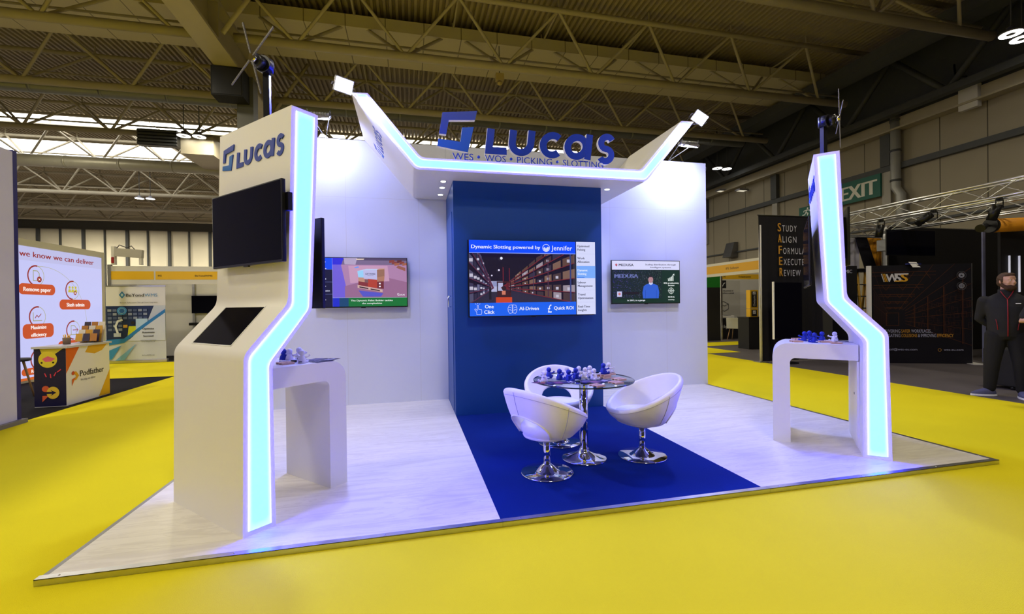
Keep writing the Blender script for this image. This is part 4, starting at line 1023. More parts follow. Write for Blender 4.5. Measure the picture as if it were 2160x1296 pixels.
# counter with the duck print
pc = thing('promo_counter', 'promotional counter with navy end, white side and orange corner prints', 'counter', (-3.25, 5.63, .004))
PI_ = Matrix.Translation((3.25, -5.63, -.004))
MB().box(-3.45, -3.06, 5.14, 6.12, .004, .86, mat('counter_white', S(226, 224, 226), .4, var=.02), PI_).build('body', pc)
MB().box(-3.47, -3.03, 5.12, 6.14, .86, .89, mat('counter_top_grey', S(196, 196, 206), .3, var=.03), PI_).build('top', pc)
A = Art(PI_ @ frame((-3.0596, 5.14, 0), (0, 1, 0), (0, 0, 1)), .0005)
A.rect(0, .01, .98, .86, (228, 226, 230)); A.poly([(0, .86), (.28, .86), (0, .48)], (220, 100, 24)); A.poly([(.40, .76), (.48, .86), (.93, .86), (.80, .76), (.62, .72)], (216, 166, 30)); A.poly([(.70, .01), (.98, .01), (.98, .42)], (222, 170, 24))
A.text('Podfather', .28, .40, .095, (28, 28, 50), 'l', .02, width=.55); A.text('We help you deliver', .29, .33, .035, (90, 90, 110), 'l', .0, width=.34)
A.poly([(.12, .49), (.20, .49), (.26, .42), (.20, .36), (.16, .36), (.20, .42)], (220, 160, 30)); A.disc(.135, .47, .03, (200, 70, 30)); A.poly([(.11, .28), (.11, .38), (.18, .40)], (210, 90, 30))
A.build('side_print', pc)
A = Art(PI_ @ frame((-3.45, 5.1396, 0), (1, 0, 0), (0, 0, 1)), .0005)
A.rect(0, .01, .39, .86, (20, 16, 62))
A.poly([(.07, .86), (.10, .78), (.26, .78), (.36, .86)], (214, 196, 60)); A.disc(.17, .70, .115, (226, 206, 60), 28, .12); A.poly([(.10, .71), (.17, .75), (.26, .71), (.21, .67), (.14, .665)], (226, 100, 130)); A.disc(.095, .655, .013, (20, 20, 30)); A.disc(.235, .655, .013, (20, 20, 30))
for x, y, a in ((.13, .50, 110), (.20, .49, 95), (.27, .51, 65), (.33, .55, 40)): A.line([(x, y), (x + .06 * math.cos(R(a + 180)), y + .06 * math.sin(R(a + 180)))], .014, (220, 60, 90))
A.disc(.14, .27, .045, (214, 92, 60)); A.poly([(.10, .08), (.10, .17), (.18, .17)], (214, 92, 60)); A.disc(.23, .21, .078, (226, 190, 60), 28, .09); A.poly([(.12, .195), (.22, .195), (.20, .165), (.27, .21), (.20, .255), (.22, .225), (.12, .225)], (20, 16, 62))
A.build('end_print', pc)
h = thing('leaflet_holder', 'clear stepped leaflet holder filled with leaflets on the promotional counter', 'holder', (-3.22, 5.90, .8945))
for i in range(4):
    MB().box(-.15, .15, .10 - i * .055, .106 - i * .055, 0, .33 - i * .075, CLEAR, Matrix.Rotation(R(-12), 4, 'X')).build('panel', h)
MB().box(-.15, .15, -.12, .12, 0, .004, CLEAR).build('base', h)
for i in range(4):
    for k in range(3):
        c = ((60, 50, 80), (180, 120, 60), (226, 220, 220), (214, 160, 60))[(i + k) % 4]
        l_ = MB(); l_.box(-.045, .045, .092 - i * .055, .096 - i * .055, .01, .36 - i * .075, mat('booklet_%d' % ((i + k) % 4), S(*c), .4, var=.1), Matrix.Translation((-.1 + .1 * k, 0, 0)) @ Matrix.Rotation(R(-12), 4, 'X'))
        o = l_.build('leaflet', None, (-3.22, 5.90, .892)); tag(o, 'leaflets standing in the stepped clear holder', 'leaflet', 'leaflets in the clear holder')
p = thing('pencil_pot', 'small brown pot of yellow pencils on the promotional counter', 'pot', (-3.30, 5.55, .8945))
MB().lathe([(0, 0), (.045, 0), (.05, .10), (.044, .10), (.04, .01), (0, .01)], mat('wicker_brown', S(120, 100, 84), .8, var=.2, scale=60), 18).build('pot', p)
for k in range(9):
    a = k * 2.4; o = MB().tube([(-3.30 + .012 * math.cos(a), 5.55 + .012 * math.sin(a), .902), (-3.30 + .04 * math.cos(a), 5.55 + .04 * math.sin(a), 1.03 + .01 * (k % 3))], .005, YFAS, 6).build('pencil')
    tag(o, 'yellow pencil in the brown pot', 'pencil', 'pencils in the brown pot')
st = thing('stool', 'dark round stool with pale wooden legs beside the promotional counter', 'stool', (-4.35, 6.05, .004))
MB().lathe([(0, .60), (.20, .60), (.22, .62), (.21, .645), (0, .65)], mat('stool_seat', S(40, 42, 52), .6, var=.05), 24).build('seat', st)
PALE = mat('pale_wood', S(176, 140, 104), .5, var=.1, scale=20)
for k in range(4):
    a = R(45 + 90 * k); MB().tube([(.12 * math.cos(a), .12 * math.sin(a), .60), (.24 * math.cos(a), .24 * math.sin(a), 0)], .016, PALE, 8, rr=[.018, .012]).build('leg', st)

# booth with a yellow fascia and a roller banner
bo = thing('shell_booth', 'white booth with a yellow name fascia behind the roller banner', 'booth', (-4.9, 12.2, .004))
BI = Matrix.Translation((4.9, -12.2, -.004))
fs = MB().box(-6.05, -1.6, 11.58, 11.62, 2.12, 2.62, SYS, BI).build('fascia', bo)
A = Art(BI @ frame((-6.05, 11.578, 2.12), (1, 0, 0), (0, 0, 1)), .0006)
A.rect(0, .13, 1.04, .36, (236, 186, 30)); A.rect(1.08, .13, 4.4, .36, (236, 186, 30)); A.text('442', 1.13, .215, .05, (50, 44, 30), 'l', .02); A.text('BeYondWMS', 2.05, .215, .05, (50, 44, 30), 'l', .02, width=.44)
A.build('fascia_print', bo)
MB().box(-6.1, -6.02, 11.56, 11.64, .004, 2.66, METAL, BI).build('post', bo)
MB().box(-6.08, -1.6, 12.80, 12.86, .004, 2.5, SYS, BI).build('back_panel', bo); MB().box(-4.56, -4.50, 12.74, 12.80, .004, 2.45, METAL, BI).build('post', bo)
MB().box(-6.09, -6.05, 11.64, 12.8, .004, 2.5, SYS, BI).build('side_panel', bo)
tv('dark monitor on the back panel of the yellow fascia booth', (-4.13, 12.70, 1.55), (1, 0, 0), .88, .54, None, .05)
sh = thing('shelf', 'small black shelf below the dark monitor of the fascia booth', 'shelf', (-4.40, 12.655, .97)); MB().box(-.18, .14, -.12, .13, -.05, .03, BLACK).build('board', sh)
MB().box(-.03, .03, .02, .13, -.16, -.05, BLACK).build('bracket', sh)
rb = thing('roller_banner', 'roller banner with a blue warehouse picture and a diamond emblem', 'banner', (-5.25, 11.0, .004))
RI = Matrix.Translation((5.25, -11.0, -.004))
b0 = (-6.03 + .17, -4.42)
MB().box(-5.86 + .0, -4.46, 11.0, 11.10, .004, .085, METAL, RI, .01).build('base', rb)
MB().box(-5.84, -4.48, 11.015, 11.02, .08, 2.04, mat('banner_film', S(220, 222, 230), .4, var=.02), RI).build('film', rb)
MB().tube([(-5.16, 11.04, .08), (-5.16, 11.04, 2.04)], .012, METAL, 8, RI).build('support_pole', rb); MB().box(-5.85, -4.47, 11.008, 11.03, 2.03, 2.06, METAL, RI).build('top_rail', rb)
A = Art(RI @ frame((-5.84, 11.0145, .085), (1, 0, 0), (0, 0, 1)), .0006)
w, hh = 1.36, 1.95
A.rect(0, 0, w, hh, (206, 212, 228)); A.rect(0, .74 * hh, w, hh, (226, 226, 232))
A.rect(0, .28 * hh, w, .735 * hh, (24, 44, 92)); A.poly([(.62 * w, .28 * hh), (w, .28 * hh), (w, .735 * hh), (.80 * w, .735 * hh), (.70 * w, .55 * hh)], (196, 206, 226))
for r_ in range(6):
    v = (.40 + .052 * r_) * hh
    for k in range(8):
        if k < 3 or r_ > 2: A.rect((.03 + .085 * k) * w, v, (.095 + .085 * k) * w, v + .032 * hh, ((96, 110, 150), (70, 84, 126), (140, 150, 176))[(k + r_) % 3])
A.disc(.27 * w, .67 * hh, .08 * w, (70, 150, 230)); A.disc(.27 * w, .67 * hh, .06 * w, (40, 100, 190)); A.ring(.27 * w, .67 * hh, .05 * w, .008, (160, 220, 250))
A.line([(.20 * w, .36 * hh), (.16 * w, .46 * hh), (.20 * w, .53 * hh), (.28 * w, .55 * hh)], .05, (214, 220, 232)); A.rect(.13 * w, .32 * hh, .25 * w, .37 * hh, (180, 190, 214))
A.poly([(.36 * w, .33 * hh), (.55 * w, .33 * hh), (.53 * w, .46 * hh), (.38 * w, .46 * hh)], (206, 214, 30)); A.disc(.45 * w, .505 * hh, .035 * w, (40, 34, 36)); A.rect(.29 * w, .44 * hh, .36 * w, .48 * hh, (206, 160, 60)); A.rect(.50 * w, .42 * hh, .70 * w, .56 * hh, (176, 206, 240))
A.poly([(.36 * w, .26 * hh), (w, .26 * hh), (w, .66 * hh), (.66 * w, .46 * hh)], (206, 213, 230)); A.poly([(0, .28 * hh), (0, .20 * hh), (.30 * w, .235 * hh), (.60 * w, .42 * hh), (w, .64 * hh), (w, .69 * hh), (.60 * w, .47 * hh), (.30 * w, .295 * hh)], (40, 124, 196)); A.poly([(0, .12 * hh), (.25 * w, .20 * hh), (.10 * w, .02 * hh), (0, 0)], (50, 136, 206)); A.poly([(.15 * w, 0), (.5 * w, .22 * hh), (.30 * w, 0)], (120, 176, 226))
A.poly([(.23 * w, .885 * hh), (.28 * w, .935 * hh), (.33 * w, .885 * hh), (.28 * w, .835 * hh)], (40, 124, 190)); A.poly([(.255 * w, .885 * hh), (.28 * w, .91 * hh), (.305 * w, .885 * hh), (.28 * w, .86 * hh)], (190, 220, 240))
A.text('BeYond', .345 * w, .86 * hh, .085, (24, 26, 30), 'l', .02, width=.30 * w); A.text('WMS', .655 * w, .86 * hh, .085, (44, 130, 190), 'l', .0, width=.22 * w)
A.text('Business Performance Through Smart Integration', .56 * w, .775 * hh, .026, (60, 60, 76), 'c', .02, width=.63 * w)
for i, t_ in enumerate(('Optimise', 'Automate', 'Succeed')): A.text(t_, .71 * w, (.41 - .05 * i) * hh, .052, (24, 26, 44), 'c', .02)
A.text('WMS | Labour | Automation', .71 * w, .26 * hh, .022, (50, 60, 90), 'c', .02); A.text('Carrier Management | AI', .71 * w, .24 * hh, .022, (50, 60, 90), 'c', .02); A.text('BeYondWMS.com', .71 * w, .055 * hh, .028, (24, 26, 44), 'c', .02)
A.build('print', rb)
# gantry machine on the booth wall top
ga = thing('gantry_unit', 'grey linear gantry with cables standing on the booth wall', 'machine', (-5.75, 11.60, 2.66))
MB().box(-.25, -.17, -.05, .05, 0, .50, SYS).build('upright', ga); MB().box(-.20, .45, -.06, .06, .22, .44, mat('machine_grey', S(176, 172, 168), .5, var=.06), Matrix.Rotation(R(4), 4, 'Y')).build('beam', ga); MB().box(.40, .46, -.05, .05, 0, .36, SYS).build('upright', ga)
MB().tube([(-.15, 0, .44), (-.08, 0, .54), (.02, 0, .50), (.10, 0, .46), (.2, 0, .52), (.3, 0, .40)], .012, BLACK, 6).build('cable', ga)
MB().box(-.24, -.18, -.07, -.05, .04, .20, mat('red_cap', S(150, 24, 30), .5, var=.05)).build('red_cover', ga)

# ------------------------------------------------------------------ neighbouring stands beyond the exit-sign pillar
DRAPE = mat('black_cloth', S(15, 13, 24), .9, var=.15)
DARKW = mat('black_booth_wall', S(20, 19, 24), .7, var=.12)
ba = thing('cloth_banner', 'tall black cloth banner with five gold-capital words', 'banner', (10.9, 6.05, .0))
BA = Matrix.Translation((-10.9, -6.05, 0))
V = []; F = []; nx = 40
for i in range(nx + 1):
    x = 9.84 + 1.75 * i / nx
    for z, q in ((.02, 1.3), (1.1, 1), (2.3, .6), (3.42, .15)): V.append((x + .04 * (1 - z / 3.42), 6.06 + q * .018 * math.sin(i * 1.05) + q * .01 * math.sin(i * 2.3), z))
for i in range(nx):
    for k in range(3): F.append((i * 4 + k, (i + 1) * 4 + k, (i + 1) * 4 + k + 1, i * 4 + k + 1))
MB().add(V, F, DRAPE, True, BA).build('cloth', ba)
MB().tube([(9.82, 6.06, 3.43), (11.6, 6.06, 3.43)], .015, BLACK, 8, BA).build('top_pole', ba); MB().tube([(9.90, 6.08, 0), (9.90, 6.08, 3.2)], .03, SYS, 10, BA).build('side_pole', ba); MB().box(9.78, 10.02, 5.98, 6.20, 0, .012, METAL, BA).build('foot', ba)
A = Art(BA @ frame((9.84, 6.025, 0), (1, 0, 0), (0, 0, 1)), .0006)
for i, (a, t_, z, wd) in enumerate((('S', 'TUDY', 3.06, .41), ('A', 'LIGN', 2.80, .39), ('F', 'ORMULATE', 2.53, .80), ('E', 'XECUTE', 2.27, .58), ('R', 'EVIEW', 2.01, .47))):
    A.text(a, .50 + .03 * i / 4, z, .20, (206, 150, 50), 'l', .02, width=.095); A.text(t_, .625 + .03 * i / 4, z, .15, (206, 206, 222), 'l', .0, sp=1.3, width=wd)
A.build('print', ba)
gp = thing('glass_display', 'black glass panel with a white edge standing in front of the cloth banner', 'panel', (10.25, 5.72, 0))
MB().box(-.34, .42, -.02, .0, .58, 1.84, GLASSB).build('panel', gp); MB().box(-.36, -.335, -.03, .01, .56, 1.86, EDGE_W).build('edge', gp); MB().box(-.2, .2, -.14, .12, 0, .03, BLACK).build('foot', gp); MB().box(-.03, .03, -.015, .01, .03, .6, BLACK).build('stem', gp)
# yellow fascia booths far behind
ib = thing('shell_booth', 'booth with a long yellow fascia seen obliquely beside the cloth banner', 'booth', (11.55, 9.0, 0))
II = Matrix.Translation((-11.55, -9.0, 0))
MB().box(11.53, 11.58, 7.9, 11.2, 2.24, 2.66, SYS, II).build('fascia', ib)
A = Art(II @ frame((11.528, 11.2, 2.24), (0, -1, 0), (0, 0, 1)), .0006); A.rect(0, .09, 3.3, .34, (222, 168, 20)); A.text('IFS Softeon', 2.2, .18, .075, (70, 56, 20), 'c', .02, width=.55); A.text('332', .25, .18, .06, (70, 56, 20), 'c', .02); A.build('fascia_print', ib)
MB().box(11.52, 11.59, 7.85, 7.93, 0, 2.66, METAL, II).build('post', ib); MB().box(11.52, 11.59, 11.15, 11.22, 0, 2.66, METAL, II).build('post', ib)
cb = thing('shell_booth', 'booth with white poster walls and a yellow fascia at the end of the aisle', 'booth', (14.2, 12.0, 0))
KI = Matrix.Translation((-14.2, -12.0, 0))
MB().box(13.38, 17.5, 11.88, 11.93, 2.24, 2.55, SYS, KI).build('fascia', cb); MB().box(13.36, 13.43, 11.86, 11.94, 0, 2.55, METAL, KI).build('post', cb)
A = Art(KI @ frame((13.43, 11.878, 2.24), (1, 0, 0), (0, 0, 1)), .0006); A.rect(0, .04, 4, .23, (228, 180, 40)); A.text('342', .05, .11, .06, (60, 50, 20), 'l', .02); A.text('Checkpoint Systems', .72, .11, .06, (60, 50, 20), 'l', .02, width=.56); A.build('fascia_print', cb)
MB().box(13.0, 17.8, 14.0, 14.05, .005, 2.5, SYS, KI).build('back_panel', cb)
A = Art(KI @ frame((13.4, 13.998, 0), (1, 0, 0), (0, 0, 1)), .0008)
A.rect(0, .5, 1.15, 2.4, (206, 206, 206)); A.rect(1.18, .5, 2.6, 2.4, (196, 194, 190)); A.text('Solutions', .28, 2.0, .14, (60, 60, 66), 'l', .02); A.disc(.55, 1.52, .26, (160, 164, 186)); A.line([(.42, 1.40), (.42, 1.62), (.62, 1.62), (.62, 1.40)], .02, (110, 110, 120)); A.line([(.62, 1.56), (.72, 1.56), (.76, 1.48), (.76, 1.40), (.42, 1.40)], .02, (110, 110, 120))
A.rect(1.6, 2.02, 1.9, 2.36, (24, 24, 28)); A.line([(1.66, 2.16), (1.72, 2.11), (1.78, 2.22), (1.85, 2.25)], .03, (230, 230, 230)); A.text('Unlock the full potential of', 1.8, 1.88, .06, (60, 60, 66), 'c', .02); A.text('RFID, from pallets to parcels', 1.8, 1.78, .06, (60, 60, 66), 'c', .02)
A.line([(1.55, 1.35), (1.8, 1.25), (2.0, 1.33), (2.0, 1.12), (1.8, 1.02), (1.55, 1.12)], .025, (90, 90, 96), True); A.line([(1.55, 1.35), (1.75, 1.45), (2.0, 1.33)], .025, (90, 90, 96)); A.text('Your Challenges, Our Solutions', 1.75, .80, .055, (60, 60, 66), 'c', .02); A.build('posters', cb)
tag(MB().box(12.9, 18, 11.95, 14.0, -.003, .004, BLACKC).build('stand_carpet'), 'black carpet inside the booth at the end of the aisle', 'carpet')
gpn = thing('partition_panel', 'narrow black panel with a green top beside the white stand wall', 'panel', (12.6, 11.6, 0)); MB().box(-.9, .52, -.02, .02, 0, 1.96, DARKW).build('lower', gpn); MB().box(-.9, .52, -.02, .02, 1.96, 2.43, mat('green_panel', S(26, 120, 40), .5, var=.04)).build('upper', gpn)
tb = thing('booth_table', 'dark cloth-covered table with white lettering in the far booth', 'table', (13.9, 12.6, .004)); MB().box(-.35, .75, -.3, .3, 0, .78, DRAPE).build('cloth', tb); A = Art(frame((-.35, -.302, 0), (1, 0, 0), (0, 0, 1)), .0006); A.text('Checkpoint', -.1, .40, .13, (220, 220, 226), 'l', .0, width=.84); A.build('lettering', tb)
dv = thing('scanner_unit', 'white tabletop device with a dark screen in the far booth', 'device', (14.0, 12.55, .785)); MB().box(-.3, .35, -.2, .2, 0, .10, EDGE_W, None, .03).build('body', dv); MB().box(-.02, .24, -.15, .1, .10, .115, BLACK).build('screen', dv)
def side_chair(label, x, y, rot, col):
    t = thing('side_chair', label, 'chair', (x, y, .004), R(rot), 'chairs in the far booth')
    m = mat('chair_shell_%d' % col[0], S(*col), .5, var=.03)
    MB().box(-.22, .22, -.22, .22, .43, .46, m, None, .012).build('seat', t); MB().box(-.22, .22, .20, .235, .46, .86, m, Matrix.Rotation(R(-6), 4, 'X'), .012).build('backrest', t)
    for sx in (-1, 1):
        for sy in (-1, 1): MB().tube([(.15 * sx, .15 * sy, .43), (.22 * sx, .23 * sy, 0)], .016, PALE, 8).build('leg', t)
side_chair('white shell chair with wooden legs next to the dark table', 13.70, 11.50, 120, (206, 206, 200)); side_chair('pale green shell chair turned to the white one in the far booth', 14.55, 11.20, 250, (176, 180, 160))
ct = thing('booth_counter', 'black counter topped by yellow and black stacked sign boxes', 'counter', (12.0, 8.62, 0)); MB().box(-.27, .35, -.05, .4, 0, .93, DARKW).build('body', ct); MB().box(-.29, .37, -.07, .42, .93, .96, BLACK).build('top', ct)
sb = thing('sign_box', 'yellow box bearing an upright word on a black field', 'sign', (11.95, 8.60, 1.235)); MB().box(-.14, .14, 0, .16, -.02, .53, YFAS).build('box', sb)
A = Art(frame((-.14, -.002, 0), (1, 0, 0), (0, 0, 1)), .0006); A.rect(.045, .02, .235, .49, (18, 18, 20)); A.rect(.09, .395, .19, .48, (230, 230, 230)); A.line([(.11, .43), (.13, .41), (.15, .44), (.17, .455)], .012, (20, 20, 20)); A.M = A.M @ Matrix.Translation((.175, .05, 0)) @ Matrix.Rotation(R(90), 4, 'Z'); A.text('Checkpoint', 0, 0, .075, (236, 236, 236), 'l', .0, width=.32); A.build('print', sb)
sb = thing('sign_box', 'shorter yellow box under the one with the upright word', 'sign', (11.95, 8.60, .962)); MB().box(-.14, .14, 0, .16, 0, .245, YFAS).build('box', sb); A = Art(frame((-.14, -.002, 0), (1, 0, 0), (0, 0, 1)), .0006); A.rect(.045, .02, .235, .21, (18, 18, 20)); A.rect(.09, .09, .19, .19, (230, 230, 230)); A.line([(.11, .13), (.13, .11), (.15, .14), (.17, .155)], .012, (20, 20, 20)); A.build('print', sb)

# black booth with the printed warehouse panel
ww = thing('booth_wall', 'big black back wall behind the printed warehouse panel', 'wall', (16, 6.5, 0)); MB().box(-1.75, 4.6, 0, .06, 0, 3.35, DARKW).build('panel', ww); MB().box(-1.80, -1.75, -.02, .08, 0, 3.35, METAL).build('post', ww)
P0, P1 = Vector((12.08, 5.232, 0)), Vector((13.815, 4.434, 0)); U = (P1 - P0).normalized(); wl = (P1 - P0).length
wp = thing('printed_panel', 'black panel printed with an orange line drawing of a warehouse', 'panel', P0)
M = frame((0, 0, 0), U, (0, 0, 1)); MB().box(0, wl, 0, 2.19, -.06, 0, DARKW, M).build('panel', wp); MB().box(-.07, 0, 0, 2.19, -.06, .012, EDGE_W, M).build('side_post', wp); MB().box(wl, wl + .012, 0, 2.19, -.06, .003, METAL, M).build('edge', wp); MB().box(wl - .1, wl + .16, 0, .012, -.2, .18, SYS, M).build('foot', wp)
A = Art(M @ Matrix.Translation((0, 0, .001)), .0004)
LN = (96, 54, 30); LN2 = (70, 40, 34)
A.rect(0, 0, wl, 2.19, (14, 12, 24))
vx, vy = .40, .98
def wln(a, b, c=LN, w=.006): A.line([a, b], w, c)
for ex, ey in ((0, 2.19), (0, 1.75), (0, 1.35), (0, .55), (wl, 2.1), (wl, 1.75), (wl, 1.45), (wl, 1.12), (wl, .75), (wl, .40), (1.2, 2.19), (1.6, 2.19)):
    wln((vx + (ex - vx) * .17, vy + (ey - vy) * .17), (ex, ey), LN if ex else LN2)
A.line([(vx - .11, vy - .14), (vx + .13, vy - .14), (vx + .13, vy + .14), (vx - .11, vy + .14)], .008, LN, True)
for k in (.2, .3, .42, .58, .8): 
    x0, x1, yy = max(0, vx - .62 * k), vx + 1.05 * k, vy + 1.32 * k
    if yy < 2.19: wln((x0, yy), (x1, yy), LN, .008); wln((x0, yy - .10 * k), (x1, yy - .10 * k)); [wln((x0 + (x1 - x0) * j / 6, yy), (x0 + (x1 - x0) * (j + (.5 if j % 2 else -.5)) / 6, yy - .10 * k - .1 * k)) for j in range(1, 6)]
for k in (.28, .45, .65, .88):
    x = vx + 1.5 * k
    if x < wl: wln((x, vy - .62 * k), (x, vy + 1.1 * k), LN, .01); wln((x + .02, vy - .62 * k), (x + .02, vy + 1.1 * k), LN2)
    for j in range(5):
        x0 = vx + 1.5 * k * (.75 + .05 * j); y0 = vy + (-.45 + .32 * j) * k * .8
        if x0 + .1 * k < wl and y0 + .16 * k < 2.15: A.line([(x0, y0), (x0 + .12 * k, y0 - .015), (x0 + .12 * k, y0 + .13 * k), (x0, y0 + .14 * k)], .004, LN2, True)
r_ = random.Random(3)
for k in range(70):                                   # cartons and shelf lines of the racks
    q = r_.uniform(.3, 1.05); x0 = vx + 1.42 * q; 
    if x0 > wl - .05: continue
    y0 = vy + r_.choice((-.40, -.18, .05, .28, .50, .70)) * q; ww_ = r_.uniform(.05, .16) * q; hh_ = r_.uniform(.06, .15) * q
    x1 = min(wl - .01, x0 + ww_)
    if y0 > .60 and y0 + hh_ < 2.15: A.line([(x0, y0), (x1, y0 - .05 * ww_), (x1, y0 + hh_), (x0, y0 + hh_)], .004, LN2, True)
for k in range(24):
    q = .2 + .035 * k; x0 = max(0, vx - .55 * q)
    if x0 > .005: wln((x0, vy - .3 * q), (x0, vy + .9 * q), LN2, .004)
# lettering of the panel
for x, c in ((.16, (200, 200, 210)), (.19, (216, 160, 40)), (.22, (216, 160, 40))): A.poly([(x, 2.0), (x + .018, 2.0), (x + .07, 1.82), (x + .052, 1.82)], c)
A.text('W', .25, 1.82, .18, (206, 206, 216), 'l', .03, xs=.9); A.text('S', .42, 1.82, .18, (206, 206, 216), 'l', .05, xs=1.2); A.text('S', .54, 1.82, .18, (216, 160, 40), 'l', .05, xs=1.2); A.rect(.42, 1.975, .69, 2.0, (206, 206, 216)); A.rect(.42, 1.82, .64, 1.845, (216, 160, 40))
for v in (1.93, 1.70):
    A.ring(1.68, v, .085, .006, (110, 110, 120)); A.disc(1.68, v, .055, (150, 152, 170))
    if v < 1.8: [A.rect(1.645 + .02 * j, v - .035, 1.653 + .02 * j, v + .035, (20, 18, 30)) for j in range(4)]
    else: A.poly([(1.65, v - .02), (1.71, v - .02), (1.68, v + .02)], (20, 18, 30)); A.ring(1.68, v + .01, .03, .006, (20, 18, 30), 20, 160)
WTX, GTX = (176, 178, 206), (206, 150, 50)
A.text('DELIVERING ', .16, .685, .075, WTX, 'l', .0, width=.36); A.text('SAFER', .54, .685, .075, GTX, 'l', .0, width=.17); A.text('WORKPLACES...', .73, .685, .075, WTX, 'l', .0, width=.40)
A.text('MITIGATING', .16, .585, .075, WTX, 'l', .0, width=.36); A.text('COLLISIONS', .54, .585, .075, GTX, 'l', .0, width=.30); A.text('& IMPROVING', .86, .585, .075, WTX, 'l', .0, width=.34); A.text('EFFICIENCY', 1.22, .585, .075, GTX, 'l', .0, width=.30)
A.text('email@wss-eu.com', .22, .29, .05, WTX, 'l', .0, width=.62); A.ring(1.26, .305, .03, .006, GTX); A.text('wss-eu.com', 1.34, .29, .05, WTX, 'l', .0, width=.36)
A.build('print', wp)
tv('black screen hung on the black booth wall', (14.1, 5.82, 2.83), (1, 0, 0), 1.58, .64, None, .05, gap=.6)
cp = thing('clipboard', 'white sheet on a blue stand lying on top of the printed panel', 'clipboard', P0 + U * .82 + Vector((0, .02, 2.192))); MB().box(-.10, .12, -.10, .05, .03, .035, EDGE_W, Matrix.Rotation(R(55), 4, 'X')).build('sheet', cp); MB().box(-.16, .22, -.03, .03, 0, .03, mat('blue_plastic', S(16, 28, 110), .4, var=.05)).build('stand', cp)
# step ladder
ld = thing('step_ladder', 'yellow folding step ladder leaning behind the printed panel', 'ladder', (13.14, 6.12, 0))
LY = mat('ladder_yellow', S(170, 128, 26), .5, var=.08)
for s_, y in ((-.16, 0), (.16, 0), (-.18, .45), (.18, .45)): MB().tube([(s_, y, 0), (s_ * .8, .2, 2.14)], .03, LY, 6).build('leg', ld)
for k in range(6): MB().box(-.16, .16, .0 + .03 * k, .10 + .03 * k, .3 + .3 * k, .33 + .3 * k, METAL).build('step', ld)
MB().box(-.18, .18, .08, .34, 2.13, 2.22, BLACK, None, .02).build('top_cap', ld)
# drapes: white, black slash, amber
for lab, x0, x1, dx, m_ in (('white sheer drape behind the black pillar screen', 13.0, 14.2, 0, mat('white_sheer', S(186, 184, 196), .7, var=.05)), ('amber drape beside the white sheer drape', 14.45, 15.35, .0, mat('amber_cloth', S(220, 150, 16), .7, var=.06))):
    V = []; F = []
    for i in range(31):
        for z in (0, 3.2): V.append((x0 + (x1 - x0) * i / 30, 7.25 + .03 * math.sin(i * 1.4), z))
    for i in range(30): F.append((2 * i, 2 * i + 2, 2 * i + 3, 2 * i + 1))
    o = MB().add(V, F, m_, True).build('drape'); tag(o, lab, 'drape')
dr_ = MB(); dr_.prism([(14.0, 3.2), (14.4, 3.2), (15.2, 1.2), (14.75, 1.2)], 0, .02, DRAPE, frame((0, 7.19, 0), (1, 0, 0), (0, 0, 1))); o = dr_.build('drape'); tag(o, 'slanting black drape between the white and the amber ones', 'drape')
bx = thing('speaker_box', 'black upright box with white capital letters beside the ladder', 'box', (12.50, 6.2, 0)); MB().box(-.40, .37, 0, .4, 0, 2.28, DARKW, None, .01).build('body', bx); A = Art(frame((-.35, -.002, 0), (1, 0, 0), (0, 0, 1)), .0006); A.text('MIC', .34, 2.10, .085, (200, 200, 220), 'l', .02, width=.22); A.build('lettering', bx)
# aluminium box trusses of that booth
ALU = mat('truss_aluminium', (.78, .78, .80), .28, 1.0, var=.06, scale=10)
def box_truss(label, p, q, s=.26, bay=.42):
    p, q = Vector(p), Vector(q); t = (q - p).normalized(); n = t.cross(Vector((0, 0, 1))).normalized(); ln = (q - p).length
    r_ = thing('box_truss', label, 'truss', p, 0, 'truss frame of the black booth')
    cs = [n * a + Vector((0, 0, b)) for a, b in ((-s / 2, 0), (s / 2, 0), (s / 2, s), (-s / 2, s))]
    for c in cs: MB().tube([c, c + t * ln], .022, ALU, 8).build('chord', r_)
    k = max(1, int(ln / bay)); b = MB()
    for i in range(k):
        for j in range(4):
            a_, b_ = (cs[j], cs[(j + 1) % 4]) if i % 2 else (cs[(j + 1) % 4], cs[j])
            b.tube([a_ + t * ln * i / k, b_ + t * ln * (i + 1) / k], .009, ALU, 5, None, False)
    b.build('lattice', r_)
box_truss('long aluminium truss running towards the picture border above the black booth', (11.95, 6.88, 3.17), (11.95, .4, 3.17)); box_truss('aluminium truss across the back of the black booth', (11.8, 7.0, 3.17), (18.5, 7.0, 3.17)); box_truss('inner aluminium truss parallel to the long one', (13.9, 6.5, 3.17), (13.9, .4, 3.17))
pt = thing('truss_post', 'upright lattice post beside the black hanging screen', 'post', (14.95, 7.0, 0))
for a, b_ in ((-.1, -.1), (.1, -.1), (.1, .1), (-.1, .1)): MB().tube([(a, b_, 0), (a, b_, 3.17)], .02, ALU, 8).build('chord', pt)
b = MB()
for i in range(9):
    for (a, c), (d, e) in (((-.1, -.1), (.1, -.1)), ((.1, -.1), (.1, .1)), ((-.1, .1), (-.1, -.1))):
        b.tube([(a, c, .35 * i), (d, e, .35 * i + .35)], .008, ALU, 5, None, False)
b.build('lattice', pt)
